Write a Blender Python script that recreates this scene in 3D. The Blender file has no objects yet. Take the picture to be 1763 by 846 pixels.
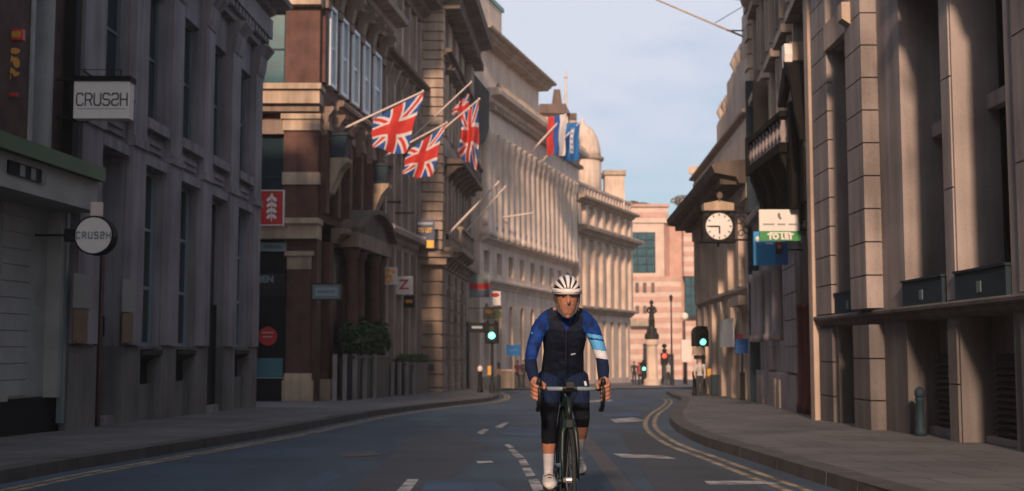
import bpy, bmesh, math, random
from mathutils import Vector, Matrix
random.seed(7)
sc = bpy.context.scene
COL = sc.collection
R = math.radians
# ------------------------------------------------------------------ camera, sky, sun, exposure
PW, PH, FP, HZ, CZ = 1763, 846, 2100.0, 605.0, 1.18      # photo size, focal length in px, eye-level row, eye height
TH = math.atan((HZ - PH / 2) / FP)
cam = bpy.data.cameras.new('camera'); cam_o = bpy.data.objects.new('camera', cam); COL.objects.link(cam_o)
cam.sensor_width = 36; cam.lens = 36 * FP / PW; cam.clip_start = .1; cam.clip_end = 3000
cam_o.location = (0, 0, CZ); cam_o.rotation_euler = (R(90) + TH, 0, 0)
cam.dof.use_dof = True; cam.dof.focus_distance = 8.2; cam.dof.aperture_fstop = 3.2
sc.camera = cam_o
SUN_EL, SUN_AZ = R(21), R(7.5)            # travels along +Y, a little to the right
wd = bpy.data.worlds.new('World'); sc.world = wd; wd.use_nodes = True
nt = wd.node_tree; nt.nodes.clear()
out = nt.nodes.new('ShaderNodeOutputWorld'); bg = nt.nodes.new('ShaderNodeBackground')
sky = nt.nodes.new('ShaderNodeTexSky'); sky.sky_type = 'NISHITA'; sky.sun_disc = False
sky.sun_elevation = SUN_EL; sky.sun_rotation = R(180) + SUN_AZ
sky.air_density = 1.0; sky.dust_density = 1.5; sky.ozone_density = 2.0
tc = nt.nodes.new('ShaderNodeTexCoord'); mp = nt.nodes.new('ShaderNodeMapping'); mp.inputs['Scale'].default_value = (1, 1, 2.6)
no = nt.nodes.new('ShaderNodeTexNoise'); no.inputs['Scale'].default_value = 2.3; no.inputs['Detail'].default_value = 7; no.inputs['Roughness'].default_value = .52
rp = nt.nodes.new('ShaderNodeValToRGB'); rp.color_ramp.elements[0].position = .41; rp.color_ramp.elements[1].position = .57
mx = nt.nodes.new('ShaderNodeMixRGB'); mx.inputs[2].default_value = (6.1, 6.4, 7.35, 1)
rp.color_ramp.elements[0].color = (.12, .12, .12, 1); rp.color_ramp.elements[1].color = (.93, .93, .93, 1)
nt.links.new(tc.outputs['Generated'], mp.inputs[0]); nt.links.new(mp.outputs[0], no.inputs['Vector'])
nt.links.new(no.outputs['Fac'], rp.inputs[0]); nt.links.new(rp.outputs[0], mx.inputs[0])
nt.links.new(sky.outputs[0], mx.inputs[1]); nt.links.new(mx.outputs[0], bg.inputs[0])
nt.links.new(bg.outputs[0], out.inputs[0]); bg.inputs[1].default_value = .115
sun = bpy.data.lights.new('sun', 'SUN'); sun.energy = 4.5; sun.angle = R(4); sun.color = (1, .70, .50)
sun_o = bpy.data.objects.new('sun', sun); COL.objects.link(sun_o); sun_o.location = (-5, -30, 30)
sun_o.rotation_euler = Vector((math.sin(SUN_AZ) * math.cos(SUN_EL), math.cos(SUN_AZ) * math.cos(SUN_EL), -math.sin(SUN_EL))).to_track_quat('-Z', 'Y').to_euler()
vs = sc.view_settings; vs.view_transform = 'Standard'; vs.look = 'None'; vs.gamma = 1; vs.exposure = 0.06

# ------------------------------------------------------------------ helpers: picture to place
CAM = Vector((0, 0, CZ))
def ray(px, py):
    a = (px - PW / 2) / FP; b = (PH / 2 - py) / FP
    return Vector((a, math.cos(TH) - b * math.sin(TH), math.sin(TH) + b * math.cos(TH)))
def at_y(px, py, y):
    d = ray(px, py); return CAM + d * (y / d.y)
SL = .0157
def G(y): return -SL * (y - 8.2)          # the street falls gently away from the camera
KH = .12                                   # kerb height
def gp(px, py, dz=0.0):
    d = ray(px, py)                        # CZ + t dz = dz0 - SL (t dy - 8.2)
    t = (dz + SL * 8.2 - CZ) / (d.z + SL * d.y)
    return CAM + d * t

# ------------------------------------------------------------------ helpers: materials
MATS = {}
def mat(name, col, rough=.8, var=.18, scale=1.2, streak=0.0, bump=.0, metal=0.0, emit=0.0, spec=.5, fine=40, ecol=None, trans=0):
    if name in MATS: return MATS[name]
    m = bpy.data.materials.new(name); m.use_nodes = True; n = m.node_tree.nodes; l = m.node_tree.links
    b = n['Principled BSDF']; b.inputs['Roughness'].default_value = rough; b.inputs['Metallic'].default_value = metal
    b.inputs['Specular IOR Level'].default_value = spec
    c = (*col, 1)
    if var > 0:
        g = n.new('ShaderNodeNewGeometry')
        t1 = n.new('ShaderNodeTexNoise'); t1.inputs['Scale'].default_value = scale; t1.inputs['Detail'].default_value = 6
        l.new(g.outputs['Position'], t1.inputs['Vector'])
        t2 = n.new('ShaderNodeTexNoise'); t2.inputs['Scale'].default_value = fine; t2.inputs['Detail'].default_value = 3
        l.new(g.outputs['Position'], t2.inputs['Vector'])
        ad = n.new('ShaderNodeMath'); ad.operation = 'MULTIPLY_ADD'; ad.inputs[1].default_value = .35; l.new(t2.outputs['Fac'], ad.inputs[0]); l.new(t1.outputs['Fac'], ad.inputs[2])
        src = ad.outputs[0]
        if streak > 0:
            mpn = n.new('ShaderNodeMapping'); mpn.inputs['Scale'].default_value = (2.2, 2.2, .16); l.new(g.outputs['Position'], mpn.inputs[0])
            t3 = n.new('ShaderNodeTexNoise'); t3.inputs['Scale'].default_value = 2.0; t3.inputs['Detail'].default_value = 5; l.new(mpn.outputs[0], t3.inputs['Vector'])
            a2 = n.new('ShaderNodeMath'); a2.operation = 'MULTIPLY_ADD'; a2.inputs[1].default_value = streak; l.new(t3.outputs['Fac'], a2.inputs[0]); l.new(src, a2.inputs[2]); src = a2.outputs[0]
        tot = .5 + .175 + .5 * streak; w = .24 + .1 * streak
        mr = n.new('ShaderNodeMapRange'); mr.inputs['From Min'].default_value = tot - w; mr.inputs['From Max'].default_value = tot + w
        mr.inputs['To Min'].default_value = 1 - 1.6 * var; mr.inputs['To Max'].default_value = 1 + .9 * var
        l.new(src, mr.inputs['Value'])
        vm = n.new('ShaderNodeVectorMath'); vm.operation = 'SCALE'; vm.inputs[0].default_value = col; l.new(mr.outputs[0], vm.inputs['Scale'])
        l.new(vm.outputs[0], b.inputs['Base Color'])
        if bump > 0:
            bp = n.new('ShaderNodeBump'); bp.inputs['Strength'].default_value = bump; bp.inputs['Distance'].default_value = .02
            l.new(t2.outputs['Fac'], bp.inputs['Height']); l.new(bp.outputs[0], b.inputs['Normal'])
    else:
        b.inputs['Base Color'].default_value = c
    if emit > 0:
        b.inputs['Emission Color'].default_value = (*(ecol or col), 1); b.inputs['Emission Strength'].default_value = emit
    if trans > 0:
        tr = n.new('ShaderNodeBsdfTranslucent'); ms = n.new('ShaderNodeMixShader'); ms.inputs[0].default_value = trans
        tr.inputs[0].default_value = c; l.new(b.outputs[0], ms.inputs[1]); l.new(tr.outputs[0], ms.inputs[2]); l.new(ms.outputs[0], n['Material Output'].inputs[0])
    MATS[name] = m
    return m
M = lambda k: MATS[k]
def stone(name, col, var=.3, streak=1.0, bump=.35, scale=.9): return mat(name, col, .86, var, scale, streak, bump, spec=.3)

stone('grey_stone', (.25, .237, .257)); stone('grey_stone_low', (.165, .155, .155)); stone('grey_trim', (.28, .26, .275))
mat('dark_brick', (.085, .05, .045), .9, .3, 3); mat('white_paint', (.33, .34, .335), .6, .15, 2); mat('cream_paint', (.31, .31, .30), .6, .15, 2)
mat('green_paint', (.03, .09, .025), .5, .15); mat('black_paint', (.012, .012, .013), .7, .1, spec=.12); mat('dark_metal', (.018, .02, .023), .65, .15, spec=.15)
mat('navy_metal', (.016, .034, .048), .65, .2, spec=.2); mat('glass', (.012, .026, .032), .07, 0, spec=.6); mat('glass_teal', (.012, .075, .085), .1, .3, 1.2, spec=.6); mat('glass_dark', (.006, .008, .009), .15, 0)
mat('brown_granite', (.115, .058, .046), .7, .3, 2.5, .6, spec=.15); stone('sandstone', (.46, .345, .25)); stone('dirty_sandstone', (.25, .185, .145), .3)
mat('bright_frame', (.66, .72, .76), .4, .1)
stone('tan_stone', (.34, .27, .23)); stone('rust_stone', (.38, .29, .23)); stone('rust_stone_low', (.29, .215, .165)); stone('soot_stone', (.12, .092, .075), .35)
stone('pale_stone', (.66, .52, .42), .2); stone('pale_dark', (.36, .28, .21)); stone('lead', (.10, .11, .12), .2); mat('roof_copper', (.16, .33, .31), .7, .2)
stone('dome_stone', (.60, .47, .38), .2); stone('dark_roof', (.13, .09, .075), .3)
stone('pink_stone', (.52, .315, .25), .15, .3); stone('buff_stone', (.60, .45, .37), .12, .3); mat('leaf_brown', (.12, .09, .05), .8, .3, 6)
stone('right_stone', (.30, .255, .24)); stone('right_trim', (.42, .325, .26)); stone('right_far', (.58, .45, .36), .22); stone('right_grey', (.30, .25, .245)); stone('right_low', (.14, .125, .12)); mat('near_black', (.012, .011, .0105), .9, .3, 1.5, .5, .2, spec=.1)  # last one is a plain near-black, mostly for the dark doorcase
mat('red_column', (.11, .028, .022), .6, .25, 3, spec=.2); mat('shutter', (.035, .033, .032), .8, .2, spec=.15); mat('bronze', (.02, .02, .018), .6, .2, spec=.2)
mat('sign_white', (.74, .70, .66), .6, .06, spec=.2); mat('sign_grey_text', (.10, .10, .12), .6, 0); mat('sign_red', (.52, .025, .025), .5, .08); mat('gold', (.72, .33, .05), .6, .2)
mat('sign_navy', (.012, .03, .085), .5, .1); mat('sign_yellow', (.75, .42, .03), .5, .05); mat('sign_blue', (.01, .25, .55), .5, .06); mat('sign_blue_dark', (.012, .11, .36), .5, .06); mat('sign_green', (.02, .22, .06), .5, .06)
mat('sign_pale_blue', (.22, .30, .33), .5, .05); mat('teal_poster', (.07, .20, .23), .5, .15); mat('slate_sign', (.13, .17, .18), .5, .1)
mat('flag_red', (.62, .035, .025), .8, .12, 4, trans=.3); mat('flag_blue', (.012, .085, .33), .8, .12, 4, trans=.3); mat('flag_white', (.72, .66, .64), .8, .1, 4, trans=.3); mat('flag_sky', (.01, .16, .45), .8, .12, 4, trans=.3)
mat('pole_white', (.62, .52, .46), .5, .12)
mat('leaf', (.035, .075, .022), .7, .4, 9, trans=.25); mat('leaf_light', (.07, .12, .035), .7, .4, 9, trans=.25); mat('planter_dark', (.022, .022, .024), .6, .2); mat('planter_grey', (.24, .22, .21), .7, .2, spec=.2)
mat('go_light', (.1, .9, .65), .4, 0, emit=3.2, ecol=(.16, 1, .72)); mat('stop_light', (.9, .05, .03), .4, 0, emit=2.2, ecol=(1, .06, .03))
mat('lamp_glass', (.75, .66, .56), .4, .05); mat('bollard_white', (.70, .58, .52), .5, .1); mat('amber_box', (.50, .25, .02), .5, .1)
mat('oxblood', (.045, .014, .012), .6, .2, spec=.2); mat('poster_grey', (.26, .285, .34), .45, .08); mat('poster_brown', (.14, .08, .04), .6, .25, 8)
mat('kerb_stone', (.062, .057, .055), .85, .3, 2, 0, .3); mat('yellow_paint', (.27, .21, .135), .8, .55, 4); mat('white_line', (.31, .31, .32), .8, .55, 5)
mat('cloth_red', (.3, .04, .04), .8, .1); mat('cloth_dark', (.02, .022, .03), .8, .1); mat('cloth_pale', (.5, .45, .43), .8, .1); mat('skin_far', (.42, .23, .16), .6, .05)

# ------------------------------------------------------------------ helpers: meshes
class MB:
    def __init__(s): s.v = []; s.f = []; s.m = []; s.mi = 0
    def add(s, vs, fs):
        o = len(s.v); s.v += [tuple(v) for v in vs]
        for f in fs: s.f.append([i + o for i in f]); s.m.append(s.mi)
        return s
    def box(s, x0, x1, y0, y1, z0, z1):
        if x0 > x1: x0, x1 = x1, x0
        if y0 > y1: y0, y1 = y1, y0
        if z0 > z1: z0, z1 = z1, z0
        return s.add([(x0, y0, z0), (x1, y0, z0), (x1, y1, z0), (x0, y1, z0), (x0, y0, z1), (x1, y0, z1), (x1, y1, z1), (x0, y1, z1)],
                     [(3, 2, 1, 0), (4, 5, 6, 7), (0, 1, 5, 4), (1, 2, 6, 5), (2, 3, 7, 6), (3, 0, 4, 7)])
    def loft(s, rings, cap=True):
        n = len(rings[0]); o = len(s.v)
        for r in rings: s.v += [tuple(p) for p in r]
        for k in range(len(rings) - 1):
            for i in range(n):
                j = (i + 1) % n
                s.f.append([o + k * n + i, o + k * n + j, o + (k + 1) * n + j, o + (k + 1) * n + i]); s.m.append(s.mi)
        if cap:
            s.f.append([o + i for i in reversed(range(n))]); s.m.append(s.mi)
            s.f.append([o + (len(rings) - 1) * n + i for i in range(n)]); s.m.append(s.mi)
        return s
    def tube(s, pts, rad, n=8, flat=None):
        pts = [Vector(p) for p in pts]; rings = []
        rr = rad if isinstance(rad, (list, tuple)) else [rad] * len(pts)
        t0 = (pts[1] - pts[0]).normalized()
        up = Vector((0, 0, 1)) if abs(t0.z) < .9 else Vector((1, 0, 0))
        a = t0.cross(up).normalized()
        for i, p in enumerate(pts):
            t = (pts[min(i + 1, len(pts) - 1)] - pts[max(i - 1, 0)]).normalized()
            a = (a - t * a.dot(t)).normalized(); b = t.cross(a)
            r = rr[i]; ra, rb = r if isinstance(r, tuple) else (r, r)
            rings.append([p + a * (math.cos(2 * math.pi * k / n) * ra) + b * (math.sin(2 * math.pi * k / n) * rb) for k in range(n)])
        return s.loft(rings)
    def lathe(s, prof, n=12, c=(0, 0, 0)):
        rings = [[(c[0] + r * math.cos(2 * math.pi * k / n), c[1] + r * math.sin(2 * math.pi * k / n), c[2] + z) for k in range(n)] for r, z in prof]
        return s.loft(rings)
    def prism(s, poly, fn0, fn1):               # a polygon swept between two mappings
        a = [fn0(*p) for p in poly]; b = [fn1(*p) for p in poly]; n = len(poly)
        return s.add(a + b, [list(range(n))[::-1], list(range(n, 2 * n))] + [(i, (i + 1) % n, n + (i + 1) % n, n + i) for i in range(n)])
    def mesh(s, name, ms, smooth=False):
        me = bpy.data.meshes.new(name); me.from_pydata(s.v, [], s.f)
        ms = ms if isinstance(ms, (list, tuple)) else [ms]
        for m in ms: me.materials.append(M(m) if isinstance(m, str) else m)
        if len(ms) > 1: me.polygons.foreach_set('material_index', s.m)
        if smooth: me.polygons.foreach_set('use_smooth', [True] * len(s.f))
        bm = bmesh.new(); bm.from_mesh(me); bmesh.ops.recalc_face_normals(bm, faces=bm.faces); bm.to_mesh(me); bm.free()
        return me
    def build(s, name, ms, parent=None, loc=(0, 0, 0), rot=None, smooth=False):
        return inst(name, s.mesh(name, ms, smooth), parent, loc, rot)
def inst(name, me, parent=None, loc=(0, 0, 0), rot=None):
    o = bpy.data.objects.new(name, me); COL.objects.link(o)
    if parent: o.parent = parent
    o.location = loc
    if rot: o.rotation_euler = rot
    return o
def tag(o, label, cat, group=None):
    o['label'] = label; o['category'] = cat
    if group: o['group'] = group
    return o
def struct(o, label=None, kind='structure'):
    o['kind'] = kind
    if label: o['label'] = label
    return o
def thing(name, label, cat, loc, rotz=0, group=None):
    return tag(inst(name, None, None, loc, (0, 0, rotz)), label, cat, group)
def text(s, h, loc, rot, ms, parent, name='lettering', ext=.004, wide=1.0, bold=0.0):
    cu = bpy.data.curves.new('t', 'FONT'); cu.body = s; cu.size = h / .72; cu.align_x = 'CENTER'; cu.align_y = 'CENTER'; cu.extrude = ext; cu.resolution_u = 2; cu.offset = bold
    ob = bpy.data.objects.new('t', cu); COL.objects.link(ob); bpy.context.view_layer.update()
    me = bpy.data.meshes.new_from_object(ob); bpy.data.objects.remove(ob)
    me.materials.clear(); me.materials.append(M(ms))
    for v in me.vertices: v.co.x *= wide
    return inst(name, me, parent, loc, rot)

class Wall:
    """a facade: u runs along it away from the start, o outward from its face, z is world height"""
    def __init__(s, name, a, b, side, label, cat='building', group=None, zb=None):
        s.a = Vector(a); b = Vector(b); s.len = (b - s.a).length; s.u = (b - s.a).normalized()
        s.sg = 1 if side == 'R' else -1
        s.n = Vector((-s.u.y, s.u.x)) * s.sg
        s.zb = (G(max(a[1], b[1])) if zb is None else zb) - .02
        s.root = thing(name, label, cat, (s.a.x, s.a.y, s.zb), math.atan2(s.u.y, s.u.x), group)
    def hit(s, px, py, o=0.0):
        d = ray(px, py); c = Vector((CAM.x, CAM.y)); d2 = Vector((d.x, d.y))
        t = (o - (c - s.a).dot(s.n)) / d2.dot(s.n); p = c + d2 * t
        return (p - s.a).dot(s.u), CAM.z + d.z * t
    def U(s, px, o=0.0, py=423): return s.hit(px, py, o)[0]
    def Z(s, px, py, o=0.0): return s.hit(px, py, o)[1]
    def L(s, u, o, z): return (u, s.sg * o, z - s.zb)
    def P(s, u, o, z):
        p = s.a + s.u * u + s.n * o; return Vector((p.x, p.y, z))
    def bx(s, mb, u0, u1, z0, z1, o0, o1): mb.box(u0, u1, s.sg * o0, s.sg * o1, z0 - s.zb, z1 - s.zb); return mb
    def part(s, name, ms, u0, u1, z0, z1, o0, o1, parent=None):
        return s.bx(MB(), u0, u1, z0, z1, o0, o1).build(name, ms, parent or s.root)
    def prof(s, mb, pts, u0, u1, e0=0, e1=0):    # (o, z) profile swept along u
        mb.prism(pts, lambda o, z: s.L(u0 - e0 * max(o, 0), o, z), lambda o, z: s.L(u1 + e1 * max(o, 0), o, z)); return mb
    def cornice(s, u0, u1, z0, z1, proj, ms, name='cornice', back=-.1, e0=0, e1=0, parent=None):
        h = z1 - z0
        p = [(back, z0), (proj * .18, z0), (proj * .22, z0 + h * .2), (proj * .45, z0 + h * .34), (proj * .5, z0 + h * .55), (proj * .95, z0 + h * .62), (proj, z0 + h * .85), (proj * .9, z1), (back, z1)]
        return s.prof(MB(), p, u0, u1, e0, e1).build(name, ms, parent or s.root)
    def window(s, u0, u1, z0, z1, dep, bars=(1, 1), fr='white_paint', gl='glass', fw=.07, ft=.06, parent=None, arch=False):
        w, h = round(u1 - u0, 2), round(z1 - z0, 2); key = (s.sg, w, h, bars, fr, gl, fw, arch)
        if key not in WC:
            f = MB(); y0, y1 = 0, s.sg * ft
            f.box(0, fw, y0, y1, 0, h); f.box(w - fw, w, y0, y1, 0, h); f.box(fw, w - fw, y0, y1, 0, fw); f.box(fw, w - fw, y0, y1, h - fw, h)
            y1 *= .7
            for i in range(bars[0]):
                x = w * (i + 1) / (bars[0] + 1); f.box(x - fw * .35, x + fw * .35, y0, y1, fw, h - fw)
            for i in range(bars[1]):
                z = h * (i + 1) / (bars[1] + 1)
                xs = [fw] + [w * (k + 1) / (bars[0] + 1) for k in range(bars[0])] + [w - fw]
                for a, b in zip(xs[:-1], xs[1:]):
                    f.box(a + (fw * .35 if a > fw else 0), b - (fw * .35 if b < w - fw else 0), y0, y1, z - fw * .4, z + fw * .4)
            g = MB(); g.box(fw * .5, w - fw * .5, -s.sg * .02, s.sg * .018, fw * .5, h - fw * .5)
            WC[key] = (f.mesh('window', fr), g.mesh('pane', gl))
        fm, gm = WC[key]
        o = inst('window', fm, parent or s.root, s.L(u0, -dep, z0)); inst('pane', gm, o)
        return o
    def shell(s, ms, u0, u1, z1, o0, o1, name='wall', z0=None):
        return s.part(name, ms, u0, u1, s.zb if z0 is None else z0, z1, o0, o1)
    def skin(s, ms, u0, u1, z0, z1, cols, rows, dep, name='wall'):
        """wall face with openings at cols x rows; returns the openings"""
        mb = MB(); cols = sorted(cols); e = u0
        for a, b in cols + [(u1, u1)]:
            if a - e > .002: s.bx(mb, e, a, z0, z1, -dep, 0)
            e = b
        for a, b in cols:
            e = z0
            for c, d in sorted(rows) + [(z1, z1)]:
                if c - e > .002: s.bx(mb, a, b, e, c, -dep, 0)
                e = d
        mb.build(name, ms, s.root)
        return [(a, b, c, d) for a, b in cols for c, d in rows]
WC = {}
# ------------------------------------------------------------------ the ground
def asphalt():
    m = mat('asphalt', (.029, .054, .080), .85, .3, .5, 0, .35, fine=60); n = m.node_tree.nodes; l = m.node_tree.links
    b = n['Principled BSDF']; src = b.inputs['Base Color'].links[0].from_socket
    g = n.new('ShaderNodeNewGeometry'); mp_ = n.new('ShaderNodeMapping'); mp_.inputs['Scale'].default_value = (1.1, .12, 1)
    l.new(g.outputs['Position'], mp_.inputs[0])
    v = n.new('ShaderNodeTexNoise'); v.inputs['Scale'].default_value = .9; v.inputs['Detail'].default_value = 4; l.new(mp_.outputs[0], v.inputs['Vector'])
    r = n.new('ShaderNodeValToRGB'); r.color_ramp.elements[0].position = .42; r.color_ramp.elements[1].position = .66
    r.color_ramp.elements[0].color = (.86, .9, 1, 1); r.color_ramp.elements[1].color = (1.35, 1.3, 1.28, 1); l.new(v.outputs['Fac'], r.inputs[0])
    x = n.new('ShaderNodeMixRGB'); x.blend_type = 'MULTIPLY'; x.inputs[0].default_value = 1; l.new(src, x.inputs[1]); l.new(r.outputs[0], x.inputs[2]); l.new(x.outputs[0], b.inputs['Base Color'])
asphalt()
mat('asphalt_patch', (.029, .037, .05), .8, .25, .8, 0, .3); mat('asphalt_blue', (.026, .06, .12), .8, .35, 1.2, 0, .3); mat('asphalt_pink', (.062, .06, .066), .8, .25, 1, 0, .3)
def paving():
    m = mat('paving', (.108, .106, .107), .85, .3, .7, 0, .35); n = m.node_tree.nodes; l = m.node_tree.links
    b = n['Principled BSDF']; src = b.inputs['Base Color'].links[0].from_socket
    g = n.new('ShaderNodeNewGeometry'); k = n.new('ShaderNodeTexBrick'); k.inputs['Scale'].default_value = 1; k.inputs['Mortar Size'].default_value = .014
    k.inputs['Brick Width'].default_value = .9; k.inputs['Row Height'].default_value = .6
    k.inputs['Color1'].default_value = (.9, .9, .9, 1); k.inputs['Color2'].default_value = (1.08, 1.06, 1.04, 1); k.inputs['Mortar'].default_value = (.45, .45, .45, 1)
    l.new(g.outputs['Position'], k.inputs['Vector'])
    x = n.new('ShaderNodeMixRGB'); x.blend_type = 'MULTIPLY'; x.inputs[0].default_value = 1; l.new(src, x.inputs[1]); l.new(k.outputs['Color'], x.inputs[2]); l.new(x.outputs[0], b.inputs['Base Color'])
paving()
def sheet(poly, dz, ms, name, label=None):
    mb = MB(); mb.add([(x, y, G(y) + dz) for x, y in poly], [list(range(len(poly)))])
    o = mb.build(name, ms); return struct(o, label)
sheet([(-300, -120), (300, -120), (300, 400), (-300, 400)], -.03, 'asphalt_pink', 'ground')
sheet([(-40, -60), (40, -60), (40, 130), (-40, 130)], 0, 'asphalt', 'road')

def smooth(pts, n=6):
    out = []
    P = [Vector(p) for p in pts]; P = [P[0] * 2 - P[1]] + P + [P[-1] * 2 - P[-2]]
    for i in range(1, len(P) - 2):
        for k in range(n):
            t = k / n; a, b, c, d = P[i - 1:i + 3]
            out.append(.5 * (2 * b + (c - a) * t + (2 * a - 5 * b + 4 * c - d) * t * t + (3 * b - a - 3 * c + d) * t ** 3))
    return out + [P[-2]]
def resample(pts, step):
    out = [pts[0]]; acc = 0
    for a, b in zip(pts[:-1], pts[1:]):
        L = (b - a).length; t = step - acc
        while t <= L: out.append(a + (b - a) * (t / L)); t += step
        acc = (acc + L) % step
    return out
KL = smooth([(-5.1, -30), (-5.0, 2), (-4.78, 11.2), (-4.45, 14.8), (-4.08, 17.9), (-3.78, 20.8), (-3.2, 28.5), (-2.2, 35), (-1.05, 40.5), (-.72, 43), (-.55, 48), (-.75, 56), (-1.6, 62), (-4, 66), (-14, 70)])
KR = smooth([(3.1, -30), (3.05, 4), (2.93, 10.2), (2.87, 12.1), (2.8, 14.8), (2.72, 18), (3.0, 23), (3.75, 29), (4.9, 36), (5.9, 43), (6.7, 52), (8.5, 58), (20, 64)])
def pavement(line, far_x, name, lab):
    mb = MB(); n = len(line)
    v = [(p.x, p.y, G(p.y) + KH) for p in line] + [(far_x, p.y, G(p.y) + KH) for p in line]
    mb.add(v, [(i, i + 1, n + i + 1, n + i) for i in range(n - 1)])
    struct(mb.build(name, 'paving'), lab)
pavement(KL, -14, 'pavement_left', 'grey paved footway in front of the left row'); pavement(KR, 20, 'pavement_right', 'brown grey paved footway under the right row')
def kerb(line, side, name, lab):
    k = struct(inst(name, None, None, (line[0].x, line[0].y, 0)), lab); pts = resample([p for p in line if p.y > 3], .92)
    for a, b in zip(pts[:-1], pts[1:]):
        t = (b - a).normalized(); nrm = Vector((-t.y, t.x)) * side; g = t * .006; j = random.uniform(-.004, .004)
        q = [a + g - nrm * (.02 + j), b - g - nrm * (.02 + j), b - g + nrm * .28, a + g + nrm * .28]
        mb = MB(); c = (a + b) / 2
        lo = [(p.x - line[0].x, p.y - line[0].y, G(p.y) - .05) for p in q]
        hi = [(p.x - line[0].x, p.y - line[0].y, G(p.y) + KH + .004 + j * .4) for p in q]
        r = nrm * .018
        hi[0] = (hi[0][0] + r.x, hi[0][1] + r.y, hi[0][2]); hi[1] = (hi[1][0] + r.x, hi[1][1] + r.y, hi[1][2])
        mb.add(lo + hi, [(3, 2, 1, 0), (4, 5, 6, 7), (0, 1, 5, 4), (1, 2, 6, 5), (2, 3, 7, 6), (3, 0, 4, 7)])
        mb.build('kerb_stone', 'kerb_stone', k)
kerb(KL, 1, 'kerb_left', 'left stone kerb'); kerb(KR, -1, 'kerb_right', 'right stone kerb')

# a far traffic island and the far footway at the junction
sheet([(2, 66), (12, 74), (26, 100), (40, 112), (40, 118), (8, 112), (3, 90), (-1, 68)], .05, 'paving', 'pavement_far')

# painted lines
def line_strip(pts, w, name, ms, lab, dz=.004, off=0, cut=None):
    mb = MB(); L = []; Rr = []
    for i, p in enumerate(pts):
        t = (pts[min(i + 1, len(pts) - 1)] - pts[max(i - 1, 0)]).normalized(); nn = Vector((-t.y, t.x))
        c = p + nn * off
        L.append((c.x - nn.x * w / 2, c.y - nn.y * w / 2, G(c.y) + dz)); Rr.append((c.x + nn.x * w / 2, c.y + nn.y * w / 2, G(c.y) + dz))
    n = len(pts); mb.add(L + Rr, [(i, i + 1, n + i + 1, n + i) for i in range(n - 1)])
    return struct(mb.build(name, ms), lab)
kl = [p for p in KL if 4 < p.y < 60]; kr = [p for p in KR if 4 < p.y < 47]
line_strip(kl, .085, 'yellow_line', 'yellow_paint', None, off=-.3); line_strip(kl, .085, 'yellow_line', 'yellow_paint', None, off=-.44)
line_strip(kr, .085, 'yellow_line', 'yellow_paint', None, off=.32); line_strip(kr, .085, 'yellow_line', 'yellow_paint', None, off=.5)
def quad(pix, ms, name, dz=.005):
    p = [gp(x, y, dz) for x, y in pix]; mb = MB(); mb.add([tuple(q) for q in p], [list(range(len(p)))]); return struct(mb.build(name, ms))
# centre dashes and worn marks
for q in [[(868, 766), (876, 765), (885, 770), (877, 772)], [(874, 774), (885, 773), (893, 779), (882, 780)], [(881, 782), (894, 781), (903, 788), (890, 789)], [(892, 792), (905, 791), (911, 801), (897, 802)], [(899, 806), (913, 805), (922, 819), (906, 821)], [(909, 826), (926, 825), (938, 843), (918, 846)],
          [(820, 746), (832, 739), (842, 740), (831, 748)], [(851, 736), (866, 728), (877, 727), (863, 737)], [(682, 846), (702, 825), (721, 825), (706, 846)]]:
    quad(q, 'white_line', 'lane_mark')
for q in [[(1050, 722), (1090, 719), (1112, 725), (1060, 728)], [(1055, 781), (1140, 784), (1165, 790), (1070, 788)], [(1212, 828), (1300, 828), (1345, 833), (1220, 835)], [(935, 745), (965, 741), (968, 747), (940, 750)], [(580, 780), (640, 776), (655, 784), (590, 787)], [(820, 794), (846, 793), (850, 797), (822, 798)], [(1010, 690), (1050, 688), (1056, 691), (1014, 693)]]:
    quad(q, 'asphalt_pink' if q[0][0] in (580, 935) else 'white_line', 'worn_mark', .006)
for q in [[(925, 752), (860, 748), (880, 735), (960, 735)], [(1010, 696), (1080, 686), (1140, 686), (1120, 694), (1060, 700)], [(515, 835), (560, 812), (590, 818), (545, 846)], [(725, 846), (735, 828), (850, 830), (880, 846)], [(1035, 712), (1100, 709), (1105, 716), (1045, 718)]]:
    quad(q, 'asphalt_blue', 'road_patch', .003)
quad([(985, 746), (1005, 742), (1050, 790), (1095, 846), (1060, 846), (1025, 795)], 'asphalt_pink', 'road_patch', .0035)
quad([(700, 760), (790, 742), (835, 770), (790, 815), (740, 846), (600, 846)], 'asphalt_patch', 'road_patch', .0025)
quad([(1060, 740), (1125, 745), (1240, 810), (1330, 846), (1130, 846)], 'asphalt_patch', 'road_patch', .0028)
# ------------------------------------------------------------------ left row: the nearest shop
w = Wall('shop_building', (-8.1, 6.0), (-7.03, 19.15), 'L', 'dark brick shop building with green fascia and white window frames')
zf0, zf1 = w.Z(117, 343, .5), w.Z(125, 297, .5); L = w.len
w.shell('dark_brick', 0, L, 14, -.5, -9, 'core')
cols = [(w.U(40), w.U(79)), (w.U(40) - 2.2, w.U(79) - 2.2), (w.U(40) - 4.6, w.U(79) - 4.6), (w.U(40) - 7, w.U(79) - 7)]
rows = [(zf1 + .3, zf1 + 3.0), (zf1 + 4.2, zf1 + 6.6)]
for a, b, c, d in w.skin('dark_brick', 0, L, zf1, 14, cols, rows, .45):
    w.window(a + .09, b - .09, c + .06, d - .06, .3, (1, 1)); f = MB()
    w.bx(f, a, a + .09, c, d, -.36, .03); w.bx(f, b - .09, b, c, d, -.36, .03); w.bx(f, a + .09, b - .09, d - .06, d, -.36, .03); w.bx(f, a - .1, b + .1, c - .05, c + .06, -.3, .12)
    f.build('window_surround', 'white_paint', w.root)
w.part('downpipe', 'black_paint', L - .32, L - .12, zf1 + .1, 14, .02, .2)
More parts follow.
